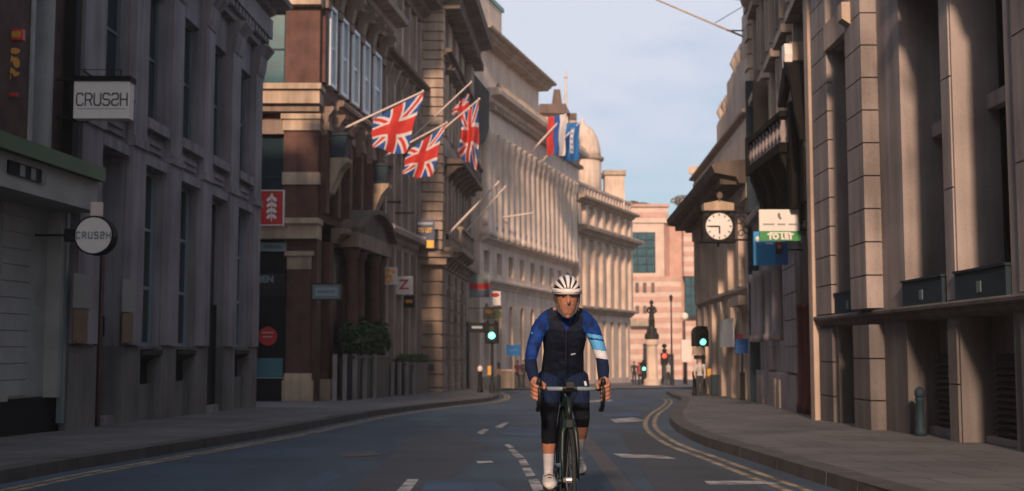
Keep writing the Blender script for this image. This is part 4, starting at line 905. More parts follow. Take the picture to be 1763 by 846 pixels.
b = Board('hanging_sign', 'dark sign with red band by the side street', 808, 844, 473, 512, 63.5, 'slate_sign', .12); b.box('red_band', 'flag_red', 808, 844, 488, 498, -.02, 0); b.box('lower_panel', 'sign_navy', 824, 842, 500, 512, -.01, 0); b.arm(809, 476, -2.4)
b = Board('hanging_sign', 'small white and red sign over the traffic signal', 845, 862, 502, 526, 64.5, 'sign_white', .1); b.ell('red_mark', 'flag_red', 853, 508, 7, 4); b.arm(846, 505, -2.1)
b = Board('pub_sign', 'yellow green painted hanging sign just above the traffic signal', 832, 864, 529, 550, 65, 'dirty_sandstone', .1); b.ell('green_mark', 'leaf_light', 856, 541, 8, 8); b.ell('gold_mark', 'gold', 842, 537, 6, 4); b.arm(833, 531, -2.3)
# right hand signs
b = Board('letting_board', 'white letting board with green TO LET strip', 1308, 1377, 361, 398, 25.0, 'sign_white', .05); b.box('green_strip', 'sign_green', 1308, 1379, 398, 415, -.01, .05); b.txt('TO LET', 1344, 408, 9.5, 'sign_white', 1.0, -.014)
b.ell('logo', 'slate_sign', 1342, 371, 2.6, 4.5); b.ell('logo', 'slate_sign', 1344, 376, 2.2, 2.6)
for x0, x1 in ((1314, 1334), (1339, 1353), (1358, 1372)): b.box('text_line', 'poster_grey', x0, x1, 385, 388, -.005, 0)
b.box('text_line', 'sign_white', 1325, 1362, 400, 402, -.014, -.01); b.arm(1376, 363, 6.1); b.arm(1376, 396, 6.1)
b = Board('hanging_sign', 'two tone blue sign with small portrait under the letting board', 1298, 1335, 399, 457, 26.4, 'sign_blue', .12); b.box('dark_half', 'sign_blue_dark', 1335, 1357, 415, 456, .005, .12)
b.ell('eagle_mark', 'sign_white', 1305, 412, 4, 5); b.box('text_line', 'sign_white', 1319, 1331, 418, 421, -.005, 0); b.box('portrait', 'cloth_dark', 1335, 1347, 417, 437, -.012, .01); b.ell('portrait_face', 'skin_far', 1341, 424, 4, 5, 0, -.02); b.ell('portrait_hat', 'flag_red', 1341, 419.5, 4.5, 3.2, .3, -.025); b.arm(1357, 430, 6.45)
# bracket clock
b = Board('bracket_clock', 'square black bracket clock with white dial over the footway', 1211, 1266, 364, 415, 37.0, 'black_paint', .5, 'clock', 'case')
b.disc('dial', 'sign_white', 1238.5, 390, 23, -.03, .02); b.box('hour_hand', 'black_paint', 1237.5, 1240, 390, 403, -.05, -.035); b.box('minute_hand', 'black_paint', 1221, 1239, 389, 391.2, -.06, -.052)
for i in range(12): a = i * math.pi / 6; b.ell('hour_mark', 'near_black', 1238.5 + 19.5 * math.sin(a), 390 - 19.5 * math.cos(a), .9, 2.4, -a, -.045)
for x in (1217, 1260):
    for y in (370, 409): b.ell('corner_boss', 'bronze', x, y, 3, 3, 0, -.04)
m = MB(); m.prism([(b.X(1213), b.Z(363)), (b.X(1265), b.Z(363)), (b.X(1265), b.Z(350)), (b.X(1239), b.Z(345)), (b.X(1213), b.Z(350))], lambda x, z: (x, .02, z), lambda x, z: (x, .48, z)); m.build('crown_panel', 'gold' if False else 'sandstone', b.root)
b.box('crown_rail', 'black_paint', 1209, 1269, 362.5, 365.5, -.05, .55); b.ell('finial', 'dark_roof', 1240, 337, 5, 6, 0, -.05); b.box('finial_stem', 'dark_roof', 1238, 1242, 340, 347, .0, .1); b.box('foot', 'black_paint', 1209, 1268, 414, 417, -.03, .53); b.box('pendant', 'black_paint', 1237, 1240, 417, 424, .1, .3)
for y in (366, 413): b.arm(1266, y, 7.6, None, 'arm', .035)
for x, y, r_ in ((1276, 380, 10), (1288, 396, 11), (1277, 402, 7), (1291, 377, 7)):
    k = b.y / FP; MB().tube([(b.X(x) + r_ * k * math.cos(a * .5) * (1 - a * .05), .04, b.Z(y) + r_ * k * math.sin(a * .5) * (1 - a * .05)) for a in range(14)], .018, 5).build('scroll', 'dark_metal', b.root)
# posts with signs, bollards, signals
def post(px, py, name, lab, cat, dz=KH, y=None):
    p = gp(px, py, dz)
    if y: p = Vector((at_y(px, py, y).x, y, G(y) + dz))
    return thing(name, lab, cat, p), p
def bollard(px, py, lab, hpx, wpx, ms='black_paint', capm=None, y=None, cat='bollard', nm='bollard'):
    t, p = post(px, py, nm, lab, cat, y=y); k = p.y / FP; h = hpx * k; r = wpx * k / 2
    MB().lathe([(r * 1.15, 0), (r * 1.15, h * .1), (r * .9, h * .14), (r * .78, h * .7), (r * .95, h * .72), (r * .95, h * .76), (r * .75, h * .78)], 14).build('shaft', ms, t, smooth=True)
    MB().lathe([(r * .75, 0), (r * 1.0, h * .06), (r * 1.0, h * .14), (r * .6, h * .2), (.01, h * .23)], 14).build('cap', capm or ms, t, (0, 0, h * .77), smooth=True); return t
bollard(826.5, 676, 'black bollard with pale cap by the left traffic signal', 46, 9, 'black_paint', 'bollard_white')
bollard(1585, 745, 'slate grey iron bollard standing at the right stone wall', 84, 17, 'navy_metal', y=17.6)
bollard(1196, 679, 'dark bollard standing left of the right traffic signal post', 43, 8, y=46)
def signal(px, py, lab, head, lens, back, pole_top, y=None, extra=()):
    t, p = post(px, py, 'traffic_signal', lab, 'traffic light', y=y); yy = p.y; k = yy / FP
    X = lambda q: at_y(q, 423, yy).x - p.x
    Z = lambda q: at_y(px, q, yy).z - p.z
    MB().tube([(0, 0, 0), (0, 0, Z(pole_top))], .07, 10).build('post', 'dark_metal', t); MB().lathe([(.12, 0), (.12, .3), (.08, .4)], 10).build('post_base', 'dark_metal', t)
    x0, x1, y0, y1 = head; MB().box(X(x0), X(x1), -.28, -.02, Z(y1), Z(y0)).build('head', 'black_paint', t)
    if back:
        x0, x1, y0, y1 = back; cxp = (X(x0) + X(x1)) / 2; hw = (X(x1) - X(x0)) / 2; poly = [(cxp - hw, Z(y1)), (cxp + hw, Z(y1))] + [(cxp + hw * math.cos(math.pi * i / 12), Z(y0) - hw * .8 + hw * .8 * math.sin(math.pi * i / 12)) for i in range(13)]
        MB().prism(poly, lambda x, z: (x, -.015, z), lambda x, z: (x, .01, z)).build('back_board', 'black_paint', t)
    lx, ly, lr, lm = lens; hx = head
    for i, q in enumerate(((hx[3] - hx[2]) / 3,)): pass
    MB().lathe([(lr * k, 0), (lr * k * .9, .03), (.01, .05)], 16).build('lit_lens', lm, t, (X(lx), -.28, Z(ly)), (R(90), 0, 0))
    for j in (1, 2):
        MB().lathe([(lr * k * .95, 0), (lr * k * .85, .03)], 16).build('dark_lens', 'glass_dark', t, (X(lx), -.28, Z(ly - j * lr * 2.05)), (R(90), 0, 0))
    for j in (0, 1, 2):
        m = MB(); rr = lr * k * 1.08; m.loft([[(rr * math.cos(math.pi * i / 8), d, rr * math.sin(math.pi * i / 8)) for i in range(9)] + [(rr * .9 * math.cos(math.pi * i / 8), d, rr * .9 * math.sin(math.pi * i / 8)) for i in range(8, -1, -1)] for d in (0, -.16)]); m.build('visor', 'black_paint', t, (X(lx), -.28, Z(ly - j * lr * 2.05)))
    for nm, ms, a, b_, c, d in extra: MB().box(X(a), X(b_), -.2, .0, Z(d), Z(c)).build(nm, ms, t)
    return t
signal(847, 677, 'black traffic signal showing green at the left corner', (838, 856, 552, 590), (847, 578, 6, 'go_light'), (835, 859, 550, 592), 590, extra=(('arm_sign', 'black_paint', 808, 836, 556, 573), ('arm_sign_text', 'sign_pale_blue', 813, 831, 562, 566), ('push_button_box', 'amber_box', 840, 846, 630, 646)))
for c in bpy.data.objects:
    if c.name.startswith('arm_sign_text'): c.location.y -= .01
t, p = post(858.5, 677, 'short_post', 'short dark post right of the left traffic signal', 'post'); MB().lathe([(.09, 0), (.07, .1), (.06, 1.15), (.09, 1.2), (.02, 1.3)], 10).build('shaft', 'dark_metal', t); MB().box(-.1, .1, -.1, .06, .75, 1.0).build('box', 'dark_roof', t)
signal(1212, 681, 'traffic signal with rounded back board showing green on the right', (1198, 1214, 562, 597), (1206, 589, 5.2, 'go_light'), (1188, 1218, 561, 597), 597, 46.3, (('plate', 'right_trim', 1190, 1209, 598, 611), ('plate_foot', 'black_paint', 1192, 1211, 612, 619), ('push_button_box', 'amber_box', 1213, 1220, 635, 648)))
t, p = post(1231, 679, 'litter_bin', 'dark grey upright litter bin near the right wall', 'bin', y=45.6); MB().box(-.13, .13, -.13, .13, .04, .72).build('body', 'navy_metal', t); MB().box(-.15, .15, -.15, .15, .72, .78).build('lid', 'navy_metal', t); MB().box(-.1, .1, -.1, .1, 0, .04).build('foot', 'black_paint', t)
t, p = post(1279, 686, 'bus_stop', 'post with square blue flag sign by the clock building', 'sign', y=38.6); k = 38.6 / FP
MB().tube([(0, 0, 0), (0, 0, 105 * k)], .035, 8).build('post', 'dark_metal', t); MB().box(-12 * k, 10 * k, -.05, -.0, 80 * k, 105 * k).build('flag_panel', 'sign_blue_dark', t); MB().lathe([(5 * k, 0), (5 * k, .04)], 18).build('red_disc', 'sign_red', t, (-3 * k, .0, 109 * k), (R(90), 0, 0)); MB().box(-8 * k, 6 * k, -.056, -.051, 92 * k, 94 * k).build('text_line', 'sign_blue', t); MB().box(-.07, .07, -.07, .07, 0, 48 * k).build('post_sleeve', 'black_paint', t)
t, p = post(884, 668, 'blue_direction_sign', 'oblong blue sign on a post in front of the bank', 'sign', y=64); k = 64 / FP
MB().tube([(0, 0, 0), (0, 0, 74 * k)], .05, 8).build('post', 'pale_dark', t); MB().box(-12 * k, 12 * k, -.06, -.0, 56 * k, 74 * k).build('panel', 'flag_sky', t); MB().box(-8 * k, 8 * k, -.066, -.061, 64 * k, 66 * k).build('text_line', 'sign_blue_dark', t)
t, p = post(874, 668, 'street_cabinet', 'low stone coloured cabinet in front of the bank', 'cabinet', y=66); MB().box(-.35, .35, -.25, .25, 0, .9).build('body', 'pale_dark', t); MB().box(-.4, .4, -.3, .3, .9, 1.0).build('top', 'pale_stone', t)
# far signals, lamps and the statue at the junction
signal(1106, 665, 'far signal with a row of green lights below the statue', (1100, 1112, 624, 648), (1106, 635, 3.0, 'go_light'), (1098, 1114, 623, 649), 648, 88, (('side_light', 'go_light', 1100, 1103, 633, 637), ('side_light', 'go_light', 1109, 1112, 633, 637)))
signal(1141, 665, 'far signal showing red right of the statue', (1135, 1147, 608, 628), (1141, 613, 4, 'stop_light'), None, 628, 90, (('plate', 'cloth_red', 1136, 1146, 620, 627),))
def lamp(px, py, top, lab, globe, y):
    t, p = post(px, py, 'street_lamp', lab, 'street lamp', 0.06, y=y); h = at_y(px, top, y).z - p.z
    MB().lathe([(.16, 0), (.16, .4), (.08, .6), (.055, h * .6), (.045, h)], 10).build('column', 'dark_metal', t)
    if globe: MB().lathe([(.05, 0), (.22, .08), (.3, .3), (.22, .52), (.02, .6)], 14).build('globe', 'lamp_glass', t, (0, 0, h), smooth=True)
    else: MB().lathe([(.04, 0), (.1, .1), (.12, .35), (.14, .36), (.03, .5)], 6).build('lantern', 'dark_metal', t, (0, 0, h))
lamp(1157, 662, 520, 'tall plain dark lamp column right of the statue', False, 84); lamp(1180, 664, 552, 'lamp post with white globe before the striped building', True, 92)
t, p = post(1182, 665, 'station_sign', 'pale pillar sign below the white globe lamp', 'sign', .06, 88); MB().box(-.35, .35, -.12, .12, 1.6, 3.2).build('panel', 'bollard_white', t); MB().tube([(0, 0, 0), (0, 0, 1.6)], .07, 8).build('post', 'dark_metal', t)
# flags: corner pixels of the cloth, its pole, depth
def union(s, t, a=1.25):
    x, y = (s - .5) * a, t - .5
    if abs(x) < .12 or abs(y) < .12: return 0
    if abs(x) < .18 or abs(y) < .18: return 2
    q = math.hypot(1, a); d1 = abs(x - y * a) / q; d2 = abs(x + y * a) / q; d = min(d1, d2)
    return 0 if d < .04 else 2 if d < .1 else 1
def cloth(name, c, y, nx, ny, fn, ms, parent, amp=.12, waves=2.0, phase=0, slant=0.0, org=None):
    m = MB(); q = [at_y(px, py, y) for px, py in c]; v = []
    for j in range(ny + 1):
        for i in range(nx + 1):
            s, t = i / nx, j / ny
            p = (q[0] * (1 - s) + q[1] * s) * (1 - t) + (q[3] * (1 - s) + q[2] * s) * t
            p = p + Vector((.03 * math.sin(9 * t + phase), amp * (.25 + t) * math.sin(waves * 2 * math.pi * s + 2.2 * t + phase) + slant * t, .03 * math.sin(7 * s + phase) * t))
            v.append(tuple(p - org))
    f = []
    for j in range(ny):
        for i in range(nx):
            f.append((j * (nx + 1) + i, j * (nx + 1) + i + 1, (j + 1) * (nx + 1) + i + 1, (j + 1) * (nx + 1) + i)); m.m.append(fn((i + .5) / nx, (j + .5) / ny))
    m.v = v; m.f = f; me = bpy.data.meshes.new(name); me.from_pydata(v, [], f)
    for k in ms: me.materials.append(M(k))
    me.polygons.foreach_set('material_index', m.m); me.polygons.foreach_set('use_smooth', [True] * len(f)); return inst(name, me, parent)
UM = ['flag_red', 'flag_blue', 'flag_white']
def flag(lab, base, tip, y, corners, amp=.1, waves=1.5, ph=0, fn=union, ms=UM, name='flag', r=.045, by=None):
    a = at_y(*base, by or y); b = at_y(*tip, y); t = thing(name, lab, 'flag', a)
    MB().tube([(0, 0, 0), b - a], [r, r * .7], 8).build('pole', 'pole_white', t); MB().lathe([(.01, -.06), (.06, 0), (.01, .07)], 8).build('pole_finial', 'pole_white', t, b - a)
    if corners: cloth('cloth', corners, y, 90, 64, fn, ms, t, amp, waves, ph, 0, a)
    return t
flag('union flag nearest the brown corner, spread flat on its pole', (578, 228), (728, 158), 40.3, [(641, 206), (729, 159), (699, 267), (640, 254)], .12, 1.3, .4)
flag('union flag hanging just behind the flat one, lower', (649, 276), (769, 212), 45.6, [(702, 259), (766, 215), (745, 307), (692, 301)], .13, 1.4, 1.2)
flag('union flag on the highest pole, mostly hidden by another', (700, 246), (811, 142), 51.2, [(781, 184), (807, 160), (809, 206), (778, 200)], .25, 1.2, 2)
flag('folded union flag on the pole beside the highest one', (709, 268), (825, 171), 50.6, [(796, 200), (825, 173), (822, 293), (790, 268)], .3, 1.6, 3)
for base, tip, y, lab in (((770, 405), (858, 314), 55.2, 'bare white flagpole on the rusticated corner, first of two'), ((790, 412), (870, 322), 59.6, 'bare white flagpole on the rusticated corner, second of two'), ((857, 376), (918, 367), 69.2, 'bare white flagpole jutting almost level from the bank')):
    a, b = at_y(*base, y), at_y(*tip, y); t = thing('flagpole', lab, 'flagpole', a); MB().tube([(0, 0, 0), b - a], [.06, .045], 8).build('pole', 'pole_white', t); MB().lathe([(.01, -.07), (.07, 0), (.01, .08)], 8).build('finial', 'pole_white', t, b - a); MB().box(-.15, .06, -.08, .08, -.2, .1).build('wall_socket', 'dark_metal', t)
flag('red, blue and white striped banner hanging from the bank end', (914, 262), (974, 197), 75.5, [(943, 201), (975, 197), (973, 267), (941, 268)], .25, 1, 0, lambda s, t: 0 if s < .34 else 1 if s < .64 else 2, ['flag_red', 'flag_blue', 'flag_white'], 'banner_flag', .07)
flag('bright blue banner with white vertical lettering beside the striped one', (926, 285), (998, 211), 78, [(975, 212), (998, 211), (997, 276), (969, 279)], .25, 1, 1, lambda s, t: 1 if .38 < s < .6 and .14 < t < .8 and (int(t * 22) % 3 or abs(s - .49) > .07) else 0, ['flag_sky', 'flag_white'], 'banner_flag', .07)
# thin pole and stay at the top of the right row
a, b = at_y(1286, 66, 38.2), at_y(1110, -9, 38.2); t = thing('flagpole', 'thin pinkish pole slanting up from the right row', 'flagpole', a); MB().tube([(0, 0, 0), b - a], [.035, .025], 8).build('pole', 'sandstone', t); a2 = at_y(1322, 53, 38.2); b2 = at_y(1252, 53, 38.2); MB().tube([a2 - a, b2 - a], .025, 6).build('bracket', 'dark_metal', t); MB().tube([at_y(1231, 40, 38.2) - a, at_y(1290, 5, 38.2) - a], .012, 5).build('stay', 'dark_metal', t)
# planters with shrubs in front of the left row
def planter(W_, u0, u1, h, hp, posts, lab, lab2, n, sz, ms):
    z0 = G(W_.P((u0 + u1) / 2, 0, 0).y) + KH; base = W_.P(u0, .35, z0); t = thing('slatted_planter', lab, 'planter', base, math.atan2(W_.u.y, W_.u.x)); sg = W_.sg; L = u1 - u0
    MB().box(0, L, sg * .02, sg * .42, .05 - .1, h - .06).build('trough', 'planter_dark', t)
    for q in posts:
        u = W_.U(q, .85, 640) - u0; MB().box(u - .06, u + .06, sg * .42, sg * .53, -.12, h).build('post', 'planter_grey', t)
    MB().box(0, L, sg * .421, sg * .5, h - .14, h - .06).build('top_rail', 'planter_dark', t)
    MB().box(-.05, L + .05, sg * -.0, sg * .02, -.1, h - .1).build('back_board', 'planter_dark', t)
    p2 = thing('planter_shrubs', lab2, 'plant', base + Vector((0, 0, h - .1)), math.atan2(W_.u.y, W_.u.x)); m = MB(); st = MB()
    u = .25
    while u < L - .1:
        hh = hp * random.uniform(.6, 1.1); leaf_mass(m, (u, sg * .22, hh * .5), .36, .3, hh * .55, n, sz); MB().tube([(u, sg * .22, -.05), (u + .05, sg * .22, hh * .6)], [.025, .012], 5).build('stem', 'dark_roof', p2); u += .7
    m.build('foliage', ms, p2)
planter(L2, 1.5, 7.4, 1.5, 1.3, (578, 595, 612, 629, 646), 'grey slatted planter fence in front of the granite building', 'bushy dark green shrubs in the slatted fence planter', 170, .15, 'leaf')
PB = [o for o in bpy.data.objects if o.name == 'pilastered_building'][0]
W2 = Wall('x', (-4.98, 46.05), (-4.12, 52.9), 'L', ''); bpy.data.objects.remove(W2.root)
planter(W2, .9, 5.6, 1.3, .4, (677, 689, 701, 713), 'second slatted planter by the narrow pilastered building', 'low light green plants in the second planter', 200, .07, 'leaf_light')
# ------------------------------------------------------------------ people: one continuous skin from tapered limbs, then the bicycle
import numpy as np
mat('skin', (.37, .165, .10), .55, .12, 12); mat('stubble', (.29, .132, .085), .7, .2, 30); mat('hair', (.03, .02, .016), .7, .2); mat('lip', (.28, .09, .07), .6, .1, 30)
mat('vest_navy', (.007, .012, .028), .75, .3, 8, 0, .9, spec=.25, fine=16); mat('sleeve_blue', (.006, .036, .19), .8, .45, 14, 0, .8, spec=.2, fine=20); mat('sleeve_sky', (.07, .30, .58), .7, .15, 10); mat('sleeve_white', (.58, .58, .62), .7, .1, 8); mat('warmer_navy', (.009, .017, .048), .8, .2, 8, 0, .7, spec=.15, fine=20)
mat('tights', (.006, .008, .013), .85, .15, 8, spec=.1); mat('shorts_navy', (.008, .017, .05), .8, .2, 8, 0, .8, spec=.15, fine=16); mat('sock', (.50, .49, .53), .8, .08, 20)
mat('shoe_white', (.52, .49, .47), .5, .12, 20); mat('shoe_blue', (.02, .13, .32), .5, .1, 20); mat('shoe_dark', (.03, .025, .025), .5, .1)
mat('helmet_white', (.66, .63, .62), .35, .04, 10); mat('helmet_dark', (.02, .02, .028), .6, .1); mat('bike_black', (.010, .011, .012), .45, .1, spec=.3); mat('bike_green', (.010, .022, .022), .4, .1, spec=.35); mat('tyre', (.014, .016, .017), .8, .2, 20); mat('alloy', (.42, .43, .45), .3, .1, metal=.7); mat('bar_grey', (.20, .25, .29), .4, .1)
def figure(tubes, voxel, smooth_it, name, ms, classify, parent, loc, n=14):
    m = MB(); segs = []
    for key, pts, rr in tubes:
        m.tube(pts, rr, n)
        ra = [max(r) if isinstance(r, tuple) else r for r in (rr if isinstance(rr, list) else [rr] * len(pts))]
        m.lathe([(.001, -ra[0] * .7), (ra[0] * .6, -ra[0] * .5), (ra[0] * .6, ra[0] * .5), (.001, ra[0] * .7)], 8, pts[0]); m.lathe([(.001, -ra[-1] * .75), (ra[-1] * .65, -ra[-1] * .5), (ra[-1] * .65, ra[-1] * .5), (.001, ra[-1] * .75)], 8, pts[-1])
        for i in range(len(pts) - 1): segs.append((key, Vector(pts[i]), Vector(pts[i + 1]), ra[i], ra[i + 1]))
    ob = m.build('f', 'skin'); md = ob.modifiers.new('r', 'REMESH'); md.mode = 'VOXEL'; md.voxel_size = voxel
    sm = ob.modifiers.new('s', 'SMOOTH'); sm.factor = .5; sm.iterations = smooth_it
    dg = bpy.context.evaluated_depsgraph_get(); me = bpy.data.meshes.new_from_object(ob.evaluated_get(dg)); bpy.data.objects.remove(ob)
    nf = len(me.polygons); c = np.empty(nf * 3); me.polygons.foreach_get('center', c); c = c.reshape(-1, 3)
    best = np.full(nf, 1e9); kid = np.zeros(nf, int); keys = sorted({s[0] for s in segs})
    for key, a, b, r0, r1 in segs:
        a_, d = np.array(a), np.array(b - a); t = np.clip(((c - a_) @ d) / max(d @ d, 1e-9), 0, 1); dist = np.linalg.norm(c - a_ - t[:, None] * d, axis=1) - (r0 + (r1 - r0) * t)
        q = dist < best; best[q] = dist[q]; kid[q] = keys.index(key)
    me.materials.clear()
    for k in ms: me.materials.append(M(k))
    idx = [ms.index(classify(keys[kid[i]], *c[i])) for i in range(nf)] if len(ms) > 1 else [0] * nf
    me.polygons.foreach_set('material_index', idx); me.polygons.foreach_set('use_smooth', [True] * nf)
    return inst(name, me, parent, loc)
# ---- the bicycle, travelling towards the camera; local origin on the road under the bottom bracket
BY = 8.78; BX = .372
bike = thing('road_bicycle', 'black drop bar road bicycle ridden down the middle of the street', 'bicycle', (BX, BY, G(BY)), R(1.5))
def wheel(y, nm):
    t = inst(nm, None, bike, (0, y, .338)); tm = MB(); N = 48
    def ring(rad, r0, r1, n=10): return [[(r0 * math.cos(2 * math.pi * k / n), (rad + r1 * math.sin(2 * math.pi * k / n)) * math.cos(2 * math.pi * i / N), (rad + r1 * math.sin(2 * math.pi * k / n)) * math.sin(2 * math.pi * i / N)) for k in range(n)] for i in range(N + 1)]
    MB().loft(ring(.323, .0145, .0145), False).build('tyre', 'tyre', t, smooth=True); MB().loft(ring(.292, .012, .02), False).build('rim', 'bike_black', t, smooth=True)
    hb = MB(); hb.tube([(-.05, 0, 0), (-.03, 0, 0), (.03, 0, 0), (.05, 0, 0)], [.012, .022, .022, .012], 10); hb.build('hub', 'alloy', t)
    sp = MB()
    for i in range(20):
        a = 2 * math.pi * i / 20; sx = .028 if i % 2 else -.028; sp.tube([(sx, .02 * math.cos(a), .02 * math.sin(a)), (0, .28 * math.cos(a), .28 * math.sin(a))], .0012, 4)
    sp.build('spokes', 'alloy', t)['kind'] = 'stuff'
    return t
wheel(-.60, 'front_wheel'); wheel(.41, 'rear_wheel')
fk = inst('fork', None, bike)
for s in (-1, 1): MB().tube([(s * .02, -.485, .73), (s * .045, -.505, .64), (s * .052, -.55, .5), (s * .05, -.6, .338)], [.018, .017, .014, .01], 8).build('fork_blade', 'bike_green', fk, smooth=True)
MB().tube([(-.045, -.49, .69), (.045, -.49, .69)], .024, 8).build('fork_crown', 'bike_green', fk, smooth=True)
fr = inst('frame', None, bike)
for nm, pts, r in (('head_tube', [(0, -.44, .88), (0, -.485, .70)], .024), ('down_tube', [(0, -.475, .74), (0, 0, .27)], .026), ('top_tube', [(0, -.445, .85), (0, .14, .80)], .018), ('seat_tube', [(0, 0, .27), (0, .17, .86)], .018), ('seat_post', [(0, .165, .84), (0, .2, .95)], .014)): MB().tube(pts, r, 12).build(nm, 'bike_green', fr, smooth=True)
for s in (-1, 1):
    MB().tube([(s * .03, .03, .27), (s * .06, .41, .338)], .011, 8).build('chain_stay', 'bike_green', fr); MB().tube([(s * .015, .14, .78), (s * .06, .41, .338)], .008, 8).build('seat_stay', 'bike_green', fr)
MB().tube([(0, -.44, .90), (0, -.46, .925), (0, -.55, .935)], [.02, .018, .017], 10).build('stem', 'bike_black', bike, smooth=True)
hb = inst('handlebar', None, bike); MB().tube([(-.2, -.55, .938), (0, -.555, .938), (.2, -.55, .938)], .0145, 10).build('bar_top', 'bar_grey', hb, smooth=True); MB().tube([(-.05, -.552, .938), (.05, -.552, .938)], .021, 10).build('clamp', 'bike_black', hb)
MB().box(-.025, .025, -.60, -.565, .945, .985).build('computer', 'bike_black', hb)
for s in (-1, 1):
    x = s * .212
    MB().tube([(s * .19, -.55, .938), (x, -.565, .936), (x, -.62, .932), (x, -.655, .90), (x, -.66, .86), (x, -.635, .825), (x, -.58, .80), (x, -.5, .795)], .015, 10).build('drop', 'bike_black', hb, smooth=True)
    MB().tube([(x, -.60, .945), (x, -.66, .962), (x, -.695, .985), (x, -.70, 1.01)], [(.018, .02), (.02, .024), (.019, .022), (.012, .014)], 10).build('brake_hood', 'bike_black', hb, smooth=True)
    MB().tube([(x, -.70, .985), (x, -.722, .93), (x, -.715, .86), (x, -.70, .82)], [.009, .011, .01, .007], 8).build('brake_lever', 'bike_black', hb, smooth=True)
sd = MB(); sd.loft([[(math.cos(2 * math.pi * k / 12) * w_, y, .985 + math.sin(2 * math.pi * k / 12) * .02) for k in range(12)] for y, w_ in ((.06, .015), (.1, .024), (.2, .035), (.27, .065), (.32, .07), (.34, .05))]); sd.build('saddle', 'bike_black', bike, smooth=True)
CA = R(12); cd = Vector((0, -math.cos(CA), -math.sin(CA))) * .172; BB_ = Vector((0, 0, .27))
cr = MB(); cr.loft([[(.062 + .004 * s_, .1 * math.cos(2 * math.pi * i / 30) * .98, .27 + .1 * math.sin(2 * math.pi * i / 30) * .98) for i in range(30)] for s_ in (0, 1)]); cr.build('chainring', 'bike_black', bike, (-.12, 0, 0))
for s, sg in ((-1, 1), (1, -1)):
    q = BB_ + cd * sg; MB().tube([(s * .07, 0, .27), (s * .082, q.y, q.z)], [.016, .011], 8).build('crank', 'bike_black', bike, smooth=True); MB().box(s * .09, s * .15, q.y - .045, q.y + .045, q.z - .009, q.z + .009).build('pedal', 'bike_black', bike)
MB().tube([(-.075, 0, .27), (.075, 0, .27)], .022, 10).build('bottom_bracket', 'bike_black', bike)
bc = MB(); bc.box(-.02, .02, -.525, -.5, .68, .73); bc.build('front_brake', 'bike_black', bike)
for s in (-1, 1): MB().tube([(s * .03, -.56, .945), (s * .05, -.62, .93), (s * .025, -.57, .86), (.0, -.51, .74)], .003, 5).build('brake_cable', 'bike_black', bike)
# ---- the rider
rider = thing('person', 'cyclist in navy gilet, blue sleeves and white helmet riding the bicycle', 'person', (BX, BY, G(BY)), R(1.5))
T = []
T.append(('torso', [(0, .21, .985), (0, .13, 1.06), (0, .02, 1.19), (0, -.1, 1.315), (0, -.17, 1.39), (0, -.215, 1.455)], [(.158, .12), (.155, .115), (.145, .115), (.162, .118), (.168, .105), (.085, .07)]))
T.append(('neck', [(0, -.2, 1.42), (0, -.262, 1.475), (0, -.30, 1.525)], [.075, .064, .06]))
HC = Vector((0, -.345, 1.562))
T.append(('head', [HC + Vector((0, .05, .105)), HC + Vector((0, .03, .07)), HC + Vector((0, .012, .02)), HC + Vector((0, -.008, -.04)), HC + Vector((0, -.03, -.09)), HC + Vector((0, -.045, -.127))], [(.05, .07), (.075, .095), (.079, .1), (.07, .088), (.055, .06), (.032, .03)]))
T.append(('nose', [HC + Vector((0, -.098, .005)), HC + Vector((0, -.125, -.03)), HC + Vector((0, -.118, -.045))], [.010, .015, .012]))
T.append(('brow', [HC + Vector((-.045, -.083, .022)), HC + Vector((0, -.096, .024)), HC + Vector((.045, -.083, .022))], [.011, .012, .011]))
for s in (-1, 1): T.append(('ear', [HC + Vector((s * .08, .02, .01)), HC + Vector((s * .082, .025, -.03))], [.014, .011]))
SH = {}
for s in (-1, 1):
    x = s * .212; k = 'armL' if s < 0 else 'armR'
    T.append(('torso', [(s * .05, -.18, 1.44), (s * .115, -.178, 1.42), (s * .165, -.178, 1.385)], [.074, .064, .055]))
    T.append((k, [(s * .158, -.175, 1.385), (s * .19, -.19, 1.335), (s * .225, -.215, 1.235), (s * .25, -.245, 1.135), (s * .247, -.34, 1.07), (s * .236, -.46, 1.005), (s * .228, -.535, .978)], [.06, .056, .049, .043, .044, .036, .03]))
    T.append(('hand', [(s * .228, -.53, .98), (s * .232, -.57, .975), (s * .236, -.61, .968)], [(.03, .034), (.03, .048), (.026, .05)]))
    for i in range(4):
        z = 1.0 - .0275 * i; T.append(('hand', [(x + s * .036, -.60, z - .006), (x + s * .044, -.655, z - .02), (x + s * .032, -.70 + .006 * i, z - .035), (x + s * .004, -.712 + .008 * i, z - .046), (x - s * .012, -.70 + .008 * i, z - .05)], [.0145, .0135, .0125, .0115, .0105]))
    T.append(('hand', [(x + s * .012, -.56, .975), (x - s * .024, -.6, .975), (x - s * .038, -.645, .965), (x - s * .034, -.68, .945)], [.019, .0165, .0145, .0115]))
    fwd = s < 0; ped = BB_ + cd * (1 if fwd else -1)
    hip = Vector((s * .095, .16, .99)); ank = Vector((s * .118, ped.y + .075, ped.z + .105 + (.02 if not fwd else 0))); kn = Vector((s * .118, -.195, .70)) if fwd else Vector((s * .115, -.165, .73))
    T.append(('leg', [hip, hip.lerp(kn, .35), hip.lerp(kn, .72), kn, kn.lerp(ank, .28) + Vector((0, .012, 0)), kn.lerp(ank, .65), ank], [.098, .088, .068, .056, .055, .041, .034]))
    T.append(('leg', [ank, Vector((ank.x, ped.y + .03, ped.z + .05)), Vector((ank.x, ped.y - .05, ped.z + .035))], [.034, .034, .028]))
